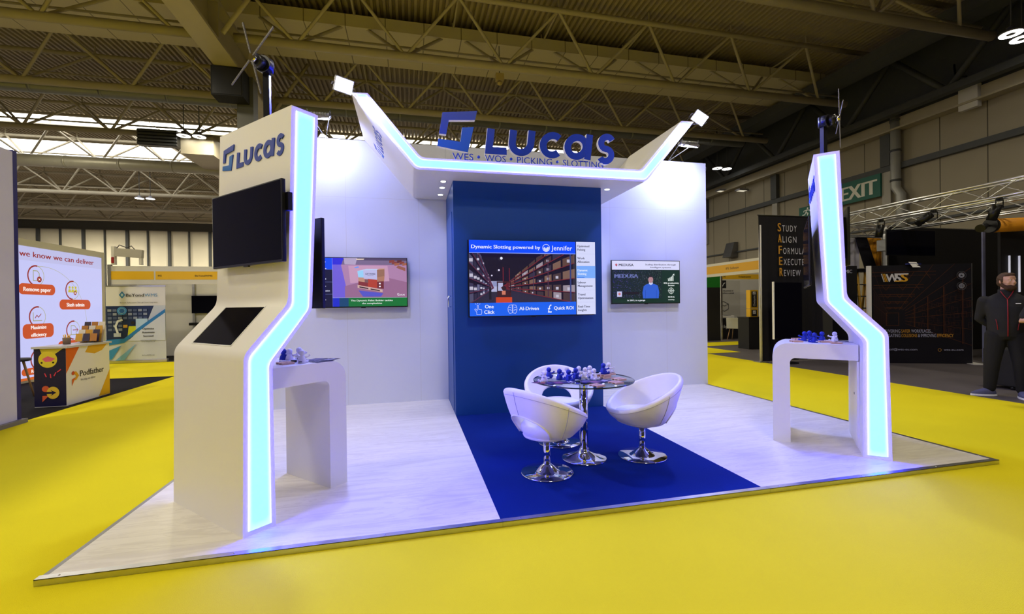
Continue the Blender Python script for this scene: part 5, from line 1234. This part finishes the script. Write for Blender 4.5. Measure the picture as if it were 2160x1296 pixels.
for lab, x, y, tlt in (('black stage spotlight under the truss, pointing down steeply', 11.95, 3.9, 60), ('black box light clamped under the truss', 11.95, 4.9, 10), ('black stage light close to the picture border', 11.95, 2.9, 20)):
    f = thing('stage_light', lab, 'light', (x, y, 3.12), 0, 'stage lights on the truss'); Mx = Matrix.Rotation(R(tlt), 4, 'X')
    MB().tube([Mx @ Vector((0, 0, -.06)), Mx @ Vector((0, 0, -.34))], .07, BLACK, 14).build('barrel', f); MB().tube([(-.09, 0, -.12), (-.09, 0, .02), (.09, 0, .02), (.09, 0, -.12)], .008, BLACK, 6).build('yoke', f); MB().box(-.03, .03, -.03, .03, .0, .10, BLACK).build('clamp', f)
# black booth at the border with light tubes and the amber tube arm
bw = thing('booth_wall', 'black booth wall with thin light tubes at the picture border', 'wall', (15.4, 4.3, 0)); MB().box(-.95, 4.5, 0, .05, 0, 2.98, DARKW).build('panel', bw)
for x, h_ in ((-.72, .75), (-.42, .80), (.05, .72)): MB().box(x, x + .014, -.03, 0, 2.35 - h_, 2.35, mat('light_tube_white', (.8, .8, .8), .4, var=0, emit=(.8, .82, 1), estr=.45 if h_ != .8 else .8)).build('light_tube', bw)
A = Art(frame((-.95, -.002, 0), (1, 0, 0), (0, 0, 1)), .0006); A.text('D', 1.42, 2.0, .40, (220, 220, 230), 'l', .02); A.text('I', 1.46, 1.28, .2, (150, 150, 170), 'l', .02); A.build('lettering', bw)
am = thing('tube_arm', 'amber inflated tube arm with a black end cap', 'arm', (14.0, 4.19, 2.97)); MB().tube([(.03, 0, 0), (2.4, -.35, .10)], .145, mat('amber_fabric', S(226, 150, 22), .6, var=.05), 20).build('tube', am); MB().tube([(-.04, .01, 0), (.03, 0, 0)], .15, BLACK, 20).build('end_cap', am)
f = thing('stage_light', 'small black lamp on the end cap of the amber tube', 'light', (13.85, 4.20, 2.97)); MB().tube([(0, 0, 0), (-.25, -.05, -.08)], .07, BLACK, 12, rr=[.05, .085]).build('barrel', f); MB().tube([(.0, 0, 0), (.12, .02, 0)], .02, BLACK, 8).build('stem', f)
wd = MB(); wd.box(14.36, 14.43, 4.55, 4.58, 0, 2.9, mat('pale_blue_drape', S(120, 124, 160), .7, var=.05)); tag(wd.build('drape'), 'narrow pale drape strip between the two black booth walls', 'drape')
ec = thing('equipment_case', 'black case with a small amber tag behind the standing man', 'case', (11.15, 2.35, 0)); MB().box(-.22, .22, -.2, .2, .05, .62, DARKW, None, .02).build('body', ec); MB().box(-.05, .04, -.206, -.2, .44, .52, YFAS).build('tag', ec)
for sx in (-1, 1):
    for sy in (-1, 1): MB().lathe([(0, 0), (.03, 0), (.03, .05), (0, .05)], BLACK, 12, Matrix.Translation((.16 * sx, .14 * sy, 0))).build('castor', ec)
# ------------------------------------------------------------------ the exhibition hall around
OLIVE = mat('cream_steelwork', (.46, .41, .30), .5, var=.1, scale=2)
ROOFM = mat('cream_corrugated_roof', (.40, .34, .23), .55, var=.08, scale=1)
DUCTM = mat('galvanised_duct', (.26, .27, .25), .45, .4, var=.12, scale=3)
DARKS = mat('dark_roof_steel', (.075, .08, .085), .6, var=.12)
# corrugated roof sheet: ribs run towards the rear wall
ZR = 11.25
V = []; F = []; x = -62.0; k = 0
while x < 21.4:
    for dx, dz in ((0, 0), (.085, 0), (.105, .12), (.18, .12)): V.append((x + dx, -9, ZR + dz)); V.append((x + dx, 47.2, ZR + dz))
    x += .20
for i in range(len(V) // 2 - 1): F.append((2 * i, 2 * i + 1, 2 * i + 3, 2 * i + 2))
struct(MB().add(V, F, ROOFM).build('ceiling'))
# space trusses: a bottom chord, two top chords and the webs between
def truss(Y, x0, x1, h=9.4, dz=1.5, dy=.95, pitch=3.22, xo=1.9, light=False):
    b = MB(); m = OLIVE
    b.tube([(x0, Y, h), (x1, Y, h)], .135, m, 10)
    for s_ in (-1, 1): b.tube([(x0, Y + s_ * dy, h + dz), (x1, Y + s_ * dy, h + dz)], .085, m, 8)
    n0 = math.ceil((x0 - xo) / pitch); n1 = math.floor((x1 - xo) / pitch)
    for n in range(n0, n1 + 1):
        x = xo + n * pitch
        for s_ in (-1, 1):
            for d in (-.5, .5):
                if x0 < x + d * pitch < x1: b.tube([(x, Y, h), (x + d * pitch, Y + s_ * dy, h + dz)], .052, m, 6, None, False)
        xm = x + .5 * pitch
        if xm < x1:
            b.tube([(xm, Y - dy, h + dz), (xm, Y + dy, h + dz)], .035, m, 6, None, False)
            for s_ in (-1, 1): b.tube([(xm, Y + s_ * dy, h + dz), (xm, Y + s_ * dy, ZR)], .03, m, 6, None, False)
    b.tube([(x0, Y + .25, h + .42), (x1, Y + .25, h + .42)], .04, m, 6)
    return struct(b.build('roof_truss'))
for i, Y in enumerate((7.2, 11.9, 16.0, 20.7, 25.7, 33.2, 38.7, 43.6)):
    truss(Y, -3.0 if i in (0, 1, 2, 3) else -62, 19.3); 
    if i < 4: truss(Y, -62, -3.8)
# roof gutter panels, ducts, catwalk
struct(MB().box(-62, 19, 12.5, 14.8, 10.5, 10.9, lined('gutter_panels', (.62, .56, .38), (.2, .18, .13), 0, 1.25, .03, .5)).build('ceiling_gutter'))
b = MB(); b.tube([(-62, 17.3, 9.75), (19, 17.3, 9.75)], .24, DUCTM, 16)
for k in range(36): b.tube([(-60 + 2.2 * k, 17.3, 9.75), (-59.9 + 2.2 * k, 17.3, 9.75)], .25, DUCTM, 16)
struct(b.build('roof_duct'))
PDUCT = mat('pale_spiral_duct', (.50, .48, .38), .45, .3, var=.1, scale=3)
b = MB(); b.tube([(-62, 22.5, 8.45), (-7.9, 22.5, 8.45), (-7.3, 22.6, 8.4), (-7.0, 23.1, 8.3), (-7.0, 27, 8.2)], .28, PDUCT, 18)
for k in range(24): b.tube([(-60 + 2.2 * k, 22.5, 8.45), (-59.9 + 2.2 * k, 22.5, 8.45)], .29, PDUCT, 18)
struct(b.build('roof_duct'))
b = MB(); b.box(-9.4, -7.9, 19.6, 19.9, 8.55, 9.25, BLACK); b.box(-7.9, -6.6, 19.9, 24.5, 8.35, 9.15, mat('pale_duct', S(196, 186, 160), .5, .2, var=.08))
for k in range(5): b.box(-9.4, -7.9, 19.55, 19.6, 8.57 + .14 * k, 8.65 + .14 * k, DARKS)
struct(b.build('air_handling_duct'))
b = MB()
for x0 in (18.2, 18.9): b.box(x0, x0 + .12, -8, 46, 10.0, 10.35, DARKS)
b.box(18.2, 19.0, -8, 46, 9.95, 10.0, DARKS); struct(b.build('roof_catwalk'))
# main girder with its column
b = MB(); GX = -3.4
b.box(GX - .32, GX + .32, -8, 46, 8.75, 8.83, OLIVE); b.box(GX - .32, GX + .32, -8, 46, 9.85, 9.93, OLIVE); b.box(GX - .05, GX + .05, -8, 46, 8.83, 9.85, OLIVE)
for k in range(18): b.box(GX - .30, GX + .30, -7 + 3 * k, -6.94 + 3 * k, 8.83, 9.85, OLIVE)
for k in range(9): b.tube([(GX + .4, -4 + 5 * k, 9.0), (GX + 1.6, -4 + 5 * k, 10.9)], .07, OLIVE, 6); b.tube([(GX - .4, -4 + 5 * k, 9.0), (GX - 1.6, -4 + 5 * k, 10.9)], .07, OLIVE, 6)
struct(b.build('roof_girder'))
b = MB(); b.box(-3.30, -2.83, 12.9, 13.35, 0, 8.75, mat('grey_column', S(92, 92, 90), .5, var=.06)); struct(b.build('column'))
sp_ = thing('loudspeaker', 'big black box hung on the grey column under the roof', 'speaker', (-3.38, 12.6, 7.85)); MB().box(-.42, .45, -.3, .28, 0, .88, mat('flat_black', S(12, 12, 14), .8, var=.1), None, .01).build('cabinet', sp_); MB().box(-.38, .41, -.31, -.3, .04, .84, BLACK).build('grille', sp_)
# roof lights
SKY = mat('roof_light_glazing', (.8, .8, .8), .4, var=.05, emit=(1, .99, .95), estr=5)
for n, (x0, x1, y0, y1) in enumerate(((-62, 13, 24.0, 26.1), (-62, -12, 28.0, 31.0))):
    b = MB()
    k = int((x1 - x0) / 2.4)
    for i in range(k):
        b.box(x0 + (x1 - x0) * i / k + .06, x0 + (x1 - x0) * (i + 1) / k - .06, y0, (y0 + y1) / 2 - .05, ZR - .06, ZR - .02, SKY); b.box(x0 + (x1 - x0) * i / k + .06, x0 + (x1 - x0) * (i + 1) / k - .06, (y0 + y1) / 2 + .05, y1, ZR - .06, ZR - .02, SKY)
    b.box(x0, x1, y0 - .12, y0, ZR - .12, ZR, OLIVE); b.box(x0, x1, y1, y1 + .12, ZR - .12, ZR, OLIVE)
    struct(b.build('window_%d' % (n + 1)))
# far wall with upright ribs
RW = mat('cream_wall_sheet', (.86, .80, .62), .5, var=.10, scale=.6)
b = MB(); b.box(-62, 21.4, 47, 47.2, 0, 11.3, RW)
x = -61.0; k = 0
while x < 21:
    b.box(x, x + (.22 if k % 2 else .10), 46.8, 47, 0, 9.0, DARKS); x += 1.75; k += 1
b.box(-62, 21.4, 46.7, 47, 9.0, 9.9, mat('grey_rail', S(84, 84, 78), .5, var=.05))
struct(b.build('wall_rear'))
# side wall with rails, posts and panels
SWM = lined('concrete_wall_panels', (.34, .30, .22), (.08, .07, .05), 1, 1.42, .035, .6)
b = MB(); b.box(21.4, 21.6, -9, 47, 0, 11.3, SWM); b.box(21.36, 21.4, -9, 47, 8.75, 11.25, DARKS); struct(b.build('wall_right'))
b = MB(); b.box(21.22, 21.4, -9, 47, 6.72, 6.95, DARKS); b.box(21.3, 21.4, -9, 47, 4.42, 4.50, DARKS); b.box(21.15, 21.4, -9, 47, 8.30, 8.75, OLIVE); b.box(20.95, 21.4, -9, 47, 8.25, 8.32, OLIVE)
for y in (5.5, 11.6, 17.4, 23.2, 29, 35, 41):
    b.box(21.18, 21.4, y, y + .38, 6.95, 8.3, DARKS); b.box(21.25, 21.4, y + .02, y + .36, 5.3, 6.72, mat('pale_wall_post', (.42, .40, .36), .6, var=.05))
struct(b.build('trim_6'))
b = MB()                                            # lattice between wall head and roof
for k in range(14):
    y = -6 + 3.8 * k
    b.tube([(20.6, y, 8.8), (20.6, y + 1.9, 10.9)], .11, DARKS, 6); b.tube([(20.6, y + 1.9, 10.9), (20.6, y + 3.8, 8.8)], .11, DARKS, 6)
b.box(20.45, 20.75, -8, 46, 8.7, 8.95, DARKS); b.box(20.45, 20.75, -8, 46, 10.8, 11.05, DARKS)
struct(b.build('eaves_truss'))
b = MB(); b.tube([(21.15, 11.34, 9.15), (21.15, 11.34, 5.95), (21.15, 11.15, 5.65), (21.15, 11.15, 3.0)], .17, mat('downpipe_grey', (.40, .40, .38), .45, .3, var=.08), 14)
for z in (8.6, 7.4, 6.2): b.tube([(21.15, 11.34, z), (21.15, 11.34, z + .08)], .19, DARKS, 14)
tag(b.build('downpipe'), 'thick grey downpipe with an elbow on the hall side wall', 'pipe')
def exit_sign(label, y, z, w, h, art):
    t = thing('exit_sign', label, 'sign', (21.2, y, z), 0)
    MB().box(-.04, .04, -w / 2, w / 2, -h / 2, h / 2, mat('sign_green', S(0, 96, 82), .5, var=.03)).build('board', t)
    A = Art(frame((-.042, w / 2, -h / 2), (0, -1, 0), (0, 0, 1)), .002); art(A, w, h); A.build('print', t)
    MB().box(.04, .2, -.04, .04, -h * .3, h * .3, DARKS).build('bracket', t)
def ex_art(A, w, h): A.text('EXIT', w * .14, h * .16, h * .66, (226, 226, 214), 'l', .045, width=w * .80)
exit_sign('big green exit sign on the hall side wall', 12.98, 6.24, 2.05, .96, ex_art)
def run_art(A, w, h):
    c = (236, 244, 240); A.disc(w * .50, h * .80, h * .09, c); A.line([(w * .46, h * .68), (w * .40, h * .42), (w * .52, h * .30), (w * .48, h * .10)], h * .11, c); A.line([(w * .40, h * .42), (w * .34, h * .22), (w * .20, h * .20)], h * .10, c); A.line([(w * .46, h * .64), (w * .62, h * .58), (w * .64, h * .46)], h * .08, c); A.line([(w * .44, h * .64), (w * .30, h * .60), (w * .28, h * .48)], h * .08, c)
exit_sign('small green running-man sign beside the lit pillar', 15.45, 5.85, 1.0, .5, run_art)
# wall lights, duct mouths, wall vent
for lab, y, z in (('flat wall lamp higher and nearer the roof', 21.3, 8.35), ('flat wall lamp below the other one', 19.6, 7.95)):
    l_ = thing('wall_lamp', lab, 'lamp', (20.9, y, z), 0, 'wall lamps under the eaves'); MB().box(-.3, .3, -.2, .2, -.06, .03, CASE).build('housing', l_); MB().box(-.24, .24, -.15, .15, -.066, -.06, mat('lamp_diffuser', (.7, .7, .6), .4, var=0, emit=(1, .92, .7), estr=.6)).build('diffuser', l_); MB().box(.25, .5, -.02, .02, -.02, .02, CASE).build('arm', l_)
vb = thing('wall_vent', 'square grey vent hood on the hall side wall', 'vent', (21.2, 20.9, 4.6)); MB().add([(-.35, -.36, -.45), (-.35, .36, -.45), (.2, -.36, -.45), (.2, .36, -.45), (.2, -.36, .45), (.2, .36, .45), (-.05, -.36, .45), (-.05, .36, .45)], [(0, 1, 3, 2), (0, 2, 4, 6), (1, 7, 5, 3), (0, 6, 7, 1), (6, 4, 5, 7), (2, 3, 5, 4)], STEEL).build('hood', vb)
wb = thing('wall_box', 'small white box with a cable high on the hall side wall', 'box', (21.1, 8.85, 8.55)); MB().box(-.1, .1, -.28, .28, -.5, .3, SYS, None, .02).build('box', wb); MB().tube([(0, .0, .3), (0, .1, .7), (0, .4, .8), (0, .45, 1.3)], .03, BLACK, 6).build('cable', wb)
# high-bay lamps
HB = mat('high_bay_lens', (.9, .9, .9), .3, var=0, emit=(1, .97, .9), estr=9)
def high_bay(label, x, y, z=9.0):
    t = thing('high_bay_lamp', label, 'lamp', (x, y, z), 0, 'high bay lamps')
    MB().lathe([(0, .20), (.09, .19), (.11, .08), (.24, .06), (.27, .03), (.27, 0), (.10, -.005)], CASE, 24).build('housing', t)
    MB().lathe([(.10, -.006), (.25, -.006), (.25, -.001), (.10, -.001), (.10, -.006)], HB, 28).build('lens', t)
    MB().tube([(0, 0, .2), (0, 0, 2.26)], .02, DARKS, 6).build('rod', t)
for lab, x, y in (('high bay lamp above the black-screen pillar, its twin to the right', -7.6, 19.5), ('high bay lamp above the black-screen pillar, next to the grey duct', -7.0, 19.5), ('high bay lamp over the cloth banner, closer to the white wall', 19.03, 19.28), ('high bay lamp over the cloth banner, closer to the hall wall', 19.65, 19.28),
                  ('high bay lamp at the upper picture corner, fully in view', 18.83, 6.5), ('high bay lamp at the upper picture corner, cut by the border', 19.47, 6.61), ('far high bay lamp on a thin rail, beside its twin', -15.9, 32.6), ('far high bay lamp on a thin rail, closer to the lit pillar', -15.25, 32.6)):
    high_bay(lab, x, y)
dt = thing('detector_box', 'small pale box with a lamp hanging in the roof above the sign', 'box', (5.1, 12.6, 9.15)); MB().box(-.14, .14, -.1, .1, .12, .36, mat('detector_cream', S(190, 172, 120), .5, var=.05)).build('case', dt); MB().ball((0, -.02, .04), .1, mat('detector_cream', (.5, .4, .2)), 12, sc=(1, 1, .7)).build('lamp', dt); MB().tube([(0, 0, .36), (0, 0, 2.11)], .015, DARKS, 6).build('rod', dt)
# ------------------------------------------------------------------ the standing man and the passer-by cut by the border
def remeshed(parts, name, vox, m, parent, smooth=6, M=None):
    """closed shapes fused into ONE continuous surface"""
    b = MB()
    for V, F in parts: b.add(V, F, m, True)
    o = b.build(name)
    r_ = o.modifiers.new('remesh', 'REMESH'); r_.mode = 'VOXEL'; r_.voxel_size = vox; r_.use_smooth_shade = True
    s_ = o.modifiers.new('smooth', 'SMOOTH'); s_.iterations = smooth; s_.factor = .5
    dg = bpy.context.evaluated_depsgraph_get()
    me = bpy.data.meshes.new_from_object(o.evaluated_get(dg)); me.name = name
    bpy.data.objects.remove(o)
    if M is not None: me.transform(M)
    for p in me.polygons: p.use_smooth = True
    if not me.materials: me.materials.append(m)
    o = bpy.data.objects.new(name, me); COL.objects.link(o); o.parent = parent
    return o
def limb(pts, rad, seg=14, flat=1.0, grow=0.0):
    """tapering limb along joints; rad per joint; rounded ends"""
    b = MB(); P = []; Q = []
    pts = [Vector(p) for p in pts]
    for i in range(len(pts) - 1):
        for k in range(5):
            t = k / 5; e = t * t * (3 - 2 * t)
            P.append(pts[i].lerp(pts[i + 1], t)); Q.append(rad[i] * (1 - t) + rad[i + 1] * t + grow)
    P.append(pts[-1]); Q.append(rad[-1] + grow)
    d0 = (P[0] - P[1]).normalized(); d1 = (P[-1] - P[-2]).normalized()
    P = [P[0] + d0 * Q[0] * .8, P[0] + d0 * Q[0] * .5] + P + [P[-1] + d1 * Q[-1] * .5, P[-1] + d1 * Q[-1] * .8]
    Q = [Q[0] * .35, Q[0] * .8] + Q + [Q[-1] * .8, Q[-1] * .35]
    b.tube(P, 0, None, seg, None, True, Q)
    return b.v, b.f
def stack(rings, seg=24, grow=0.0):
    """stack of ellipses (cx, cy, z, rx, ry)"""
    V = []; F = []
    for cx, cy, z, rx, ry in rings:
        V += [(cx + (rx + grow) * math.cos(2 * math.pi * k / seg), cy + (ry + grow) * math.sin(2 * math.pi * k / seg), z) for k in range(seg)]
    for i in range(len(rings) - 1): F += [(i * seg + k, i * seg + (k + 1) % seg, (i + 1) * seg + (k + 1) % seg, (i + 1) * seg + k) for k in range(seg)]
    F += [tuple(range(seg))[::-1], tuple(range((len(rings) - 1) * seg, len(rings) * seg))]
    return V, F
def ball(c, r, sc=(1, 1, 1)):
    b = MB(); b.ball(c, r, None, 16, None, sc); return b.v, b.f
def hand(wrist, d, palm_n, side):
    """palm, four unequal bent fingers and a thumb from the side of the palm; d = towards the fingertips"""
    w = Vector(wrist); d = Vector(d).normalized(); n = Vector(palm_n); n = (n - d * n.dot(d)).normalized(); s_ = d.cross(n) * side
    out = [limb([w, w + d * .045, w + d * .085], [.026, .034, .036])]
    for i, (o, L) in enumerate(((-.030, .072), (-.010, .082), (.011, .076), (.030, .060))):
        a = w + d * .092 + s_ * o
        out.append(limb([a - d * .02, a + d * L * .45, a + d * L * .75 + n * L * .28, a + d * L * .82 + n * L * .55], [.010, .0095, .0085, .0075], 8))
    t0 = w + d * .03 - s_ * .028
    out.append(limb([t0, t0 + d * .035 - s_ * .022 + n * .01, t0 + d * .065 - s_ * .024 + n * .022], [.013, .011, .009], 8))
    return out
def head_parts(c):
    """head looking along +x, c = centre"""
    x, y, z = c
    P = [ball((x, y, z + .022), .097, (1.0, .80, 1.02)), ball((x + .030, y, z - .045), .066, (1.0, .86, 1.10)), ball((x + .062, y, z - .088), .030, (.9, 1.1, .8)), ball((x + .072, y, z + .055), .040, (.6, 1.25, .8))]
    P.append(limb([(x + .088, y, z + .025), (x + .108, y, z - .012), (x + .100, y, z - .022)], [.009, .014, .013], 8))        # nose
    for s_ in (-1, 1):
        P.append(ball((x + .084, y + s_ * .033, z + .034), .016, (.6, 1.5, .5)))                                              # brow
        P.append(ball((x + .070, y + s_ * .045, z - .022), .022, (.8, .9, 1.0)))                                               # cheek
        P.append(ball((x - .006, y + s_ * .080, z - .002), .028, (.55, .35, 1.15)))                                           # ear
    P.append(limb([(x + .090, y - .020, z - .056), (x + .097, y, z - .054), (x + .090, y + .020, z - .056)], [.006, .008, .006], 8))   # lips
    return P
SKIN = mat('skin', S(206, 160, 142), .5, var=.06, scale=20)
def person(label, loc, rot, head_turn, arms, cols, name='person', hair=True, beard=True, feet=((-1, .125, -12), (1, .125, 12))):
    t = thing(name, label, 'person', loc, R(rot))
    jm, tm, sm_ = cols
    HC = (.012, 0, 1.655)
    HT = Matrix.Translation(HC) @ Matrix.Rotation(R(head_turn), 4, 'Z') @ Matrix.Translation((-HC[0], -HC[1], -HC[2]))
    def turned(parts): return [([tuple(HT @ Vector(v)) for v in V], F) for V, F in parts]
    torso = [(-.005, 0, .86, .135, .185), (0, 0, .95, .145, .195), (.01, 0, 1.06, .150, .195), (.012, 0, 1.18, .150, .200), (.004, 0, 1.30, .145, .215), (-.008, 0, 1.40, .122, .205), (-.018, 0, 1.46, .095, .150), (-.02, 0, 1.50, .070, .085)]
    legs = []
    for s_, fy, fa in feet: legs.append(([(0, s_ * .10, .90), (.012, s_ * (.06 + fy * .5), .50), (-.015, s_ * fy, .11)], [.100, .068, .045]))
    body = [stack([(a, b, c, d - .02, e - .02) for a, b, c, d, e in torso])] + [limb(p, [q - .012 for q in r_]) for p, r_ in legs]
    body += [limb([(-.015, 0, 1.44), (.004, 0, 1.55), (.01, 0, 1.62)], [.066, .060, .056])] + turned(head_parts(HC))
    jack = [stack(torso, 28)]
    for side, (sh, el, wr, hd, pn, sleeve) in arms.items():
        s_ = 1 if side == 'l' else -1
        body.append(limb([sh, el, wr], [.050, .040, .027]))
        body += hand(wr, hd, pn, s_)
        jack.append(limb([sh, el, Vector(el).lerp(Vector(wr), .92)], [.076, .058, .042]) if sleeve else limb([sh, Vector(sh).lerp(Vector(el), .8)], [.076, .064]))
    remeshed(body, 'body', .009, SKIN, t, 3)
    jk = remeshed(jack, 'jacket', .012, jm, t, 5)
    trou = [stack([(-.003, 0, .83, .118, .165), (0, 0, .90, .135, .180), (.0, 0, .99, .138, .182), (0, 0, 1.02, .13, .175)])] + [limb(p, [q + .022 for q in r_]) for p, r_ in legs]
    remeshed(trou, 'trousers', .012, tm, t, 5)
    for s_, fy, fa in feet:
        y = 0; FT = Matrix.Translation((-.015, s_ * fy, 0)) @ Matrix.Rotation(R(fa), 4, 'Z') @ Matrix.Translation((.015, 0, 0))
        sh = remeshed([stack([(.055, y, .022, .150, .052), (.055, y, .045, .150, .054), (.03, y, .075, .115, .050), (-.02, y, .11, .062, .046), (-.03, y, .125, .05, .042)], 20)], 'shoe', .008, sm_, t, 3, FT)
        b = MB(); b.add(*stack([(.055, y, .0, .158, .056), (.055, y, .026, .156, .056)], 20), EDGE_W, False, FT); b.build('sole', sh)
        b = MB(); [b.tube([(.06 + .022 * k, y - .022, .083 - .008 * k), (.06 + .022 * k, y + .022, .083 - .008 * k)], .004, EDGE_W, 5, FT) for k in range(4)]; b.build('laces', sh)
    eye = MB()
    for s_ in (-1, 1):
        eye.ball(HT @ Vector((HC[0] + .083, s_ * .032, HC[2] + .018)), .0095, EDGE_W, 10); eye.ball(HT @ Vector((HC[0] + .0895, s_ * .032, HC[2] + .018)), .0055, INKB, 8)
    ey = eye.build('eyes', t)
    if hair:
        HM = mat('brown_hair', S(74, 52, 40), .7, var=.25, scale=90)
        x, y, z = HC
        cap = [ball((x - .012, y, z + .032), .101, (.98, .82, 1.0)), ball((x + .045, y, z + .095), .050, (1.0, 1.25, .62)), ball((x - .055, y, z - .01), .062, (.8, 1.12, 1.1))]
        cap += [limb([(x - .03, s_ * .076, z + .05), (x + .012, s_ * .081, z + .03), (x + .010, s_ * .080, z - .005)], [.02, .015, .010], 8) for s_ in (-1, 1)]
        hm = remeshed(turned(cap), 'hair', .007, HM, t, 3)
        # clear the face: push hair in front of the hairline back inside the skull
        IT = HT.inverted()
        for v in hm.data.vertices:
            q = IT @ v.co; q -= Vector((x, y, z))
            if q.z < .072 and q.x > .018 + max(0, -q.z) * .0 and not (abs(q.y) > .070 and q.x < .03):
                q = Vector((q.x * .6, q.y * .8, q.z * .9)); v.co = HT @ (q + Vector((x, y, z)))
        if beard:
            bd = turned([ball((x + .052, 0, z - .086), .057, (.95, 1.05, 1.0)), ball((x + .082, 0, z - .040), .017, (.7, 1.7, .6))] + [limb([(x + .008, s_ * .076, z - .02), (x + .02, s_ * .073, z - .06), (x + .06, s_ * .045, z - .10)], [.012, .024, .03], 8) for s_ in (-1, 1)])
            remeshed(bd, 'beard', .007, mat('brown_beard', S(66, 42, 32), .8, var=.3, scale=120), t, 3)
    return t, jk
JKT = mat('black_softshell', S(24, 24, 30), .8, var=.15, scale=30)
TRS = mat('black_trousers', S(16, 16, 20), .85, var=.15, scale=30)
SHO = mat('grey_blue_canvas', S(86, 88, 124), .8, var=.1, scale=30)
ZIP = mat('red_zip', S(150, 16, 40), .5, var=.05)
man, jk = person('bearded person in a black jacket with a red zip, hands held behind the back', (10.21, 1.85, 0), 214, 42,
    {'l': ((-.02, .215, 1.39), (-.10, .262, 1.12), (-.19, .10, .97), (-.05, -1, -.12), (-1, 0, 0), True), 'r': ((-.02, -.215, 1.39), (-.10, -.262, 1.12), (-.16, -.10, .98), (-.05, 1, -.12), (-1, 0, 0), True)}, (JKT, TRS, SHO), feet=((-1, .17, -62), (1, .15, 14)))
def front_strip(pts, r_, name, m):
    """thin cord laid on the front of the jacket"""
    b = MB(); b.tube(pts, r_, m, 6); return b.build(name, jk)
front_strip([(.157, 0, .88), (.166, 0, 1.0), (.170, 0, 1.12), (.166, 0, 1.24), (.150, 0, 1.34), (.128, .0, 1.40)], .006, 'zip', ZIP)
for s_ in (-1, 1):
    front_strip([(.128, .0, 1.40), (.100, s_ * .035, 1.46), (.075, s_ * .062, 1.52)], .005, 'collar_piping', ZIP)
    front_strip([(.145, s_ * .095, .97), (.150, s_ * .105, 1.06), (.148, s_ * .115, 1.12)], .004, 'pocket_zip', ZIP)
cl = stack([(-.022, 0, 1.45, .092, .105), (-.012, 0, 1.50, .080, .086), (-.006, 0, 1.545, .080, .084), (-.006, 0, 1.546, .068, .072), (-.012, 0, 1.50, .068, .074)], 24)
MB().add(cl[0], cl[1][:-2], JKT, True).build('collar', jk)
b = MB(); b.box(.143, .150, .075, .125, 1.335, 1.348, EDGE_W); b.build('chest_emblem', jk)
BT = mat('dark_tee', S(26, 26, 34), .8, var=.1)
person('person cut by the picture border, only a bare bent forearm and one shoe showing', (9.98, 1.17, 0), 200, 0,
    {'l': ((-.01, .215, 1.39), (.03, .34, 1.11), (.20, .10, 1.16), (.2, -1, .1), (-1, 0, 0), False), 'r': ((-.01, -.215, 1.39), (.03, -.34, 1.11), (.19, -.10, 1.19), (.2, 1, .1), (-1, 0, 0), False)}, (BT, TRS, mat('brown_shoe', S(70, 54, 48), .6, var=.1)), beard=False)
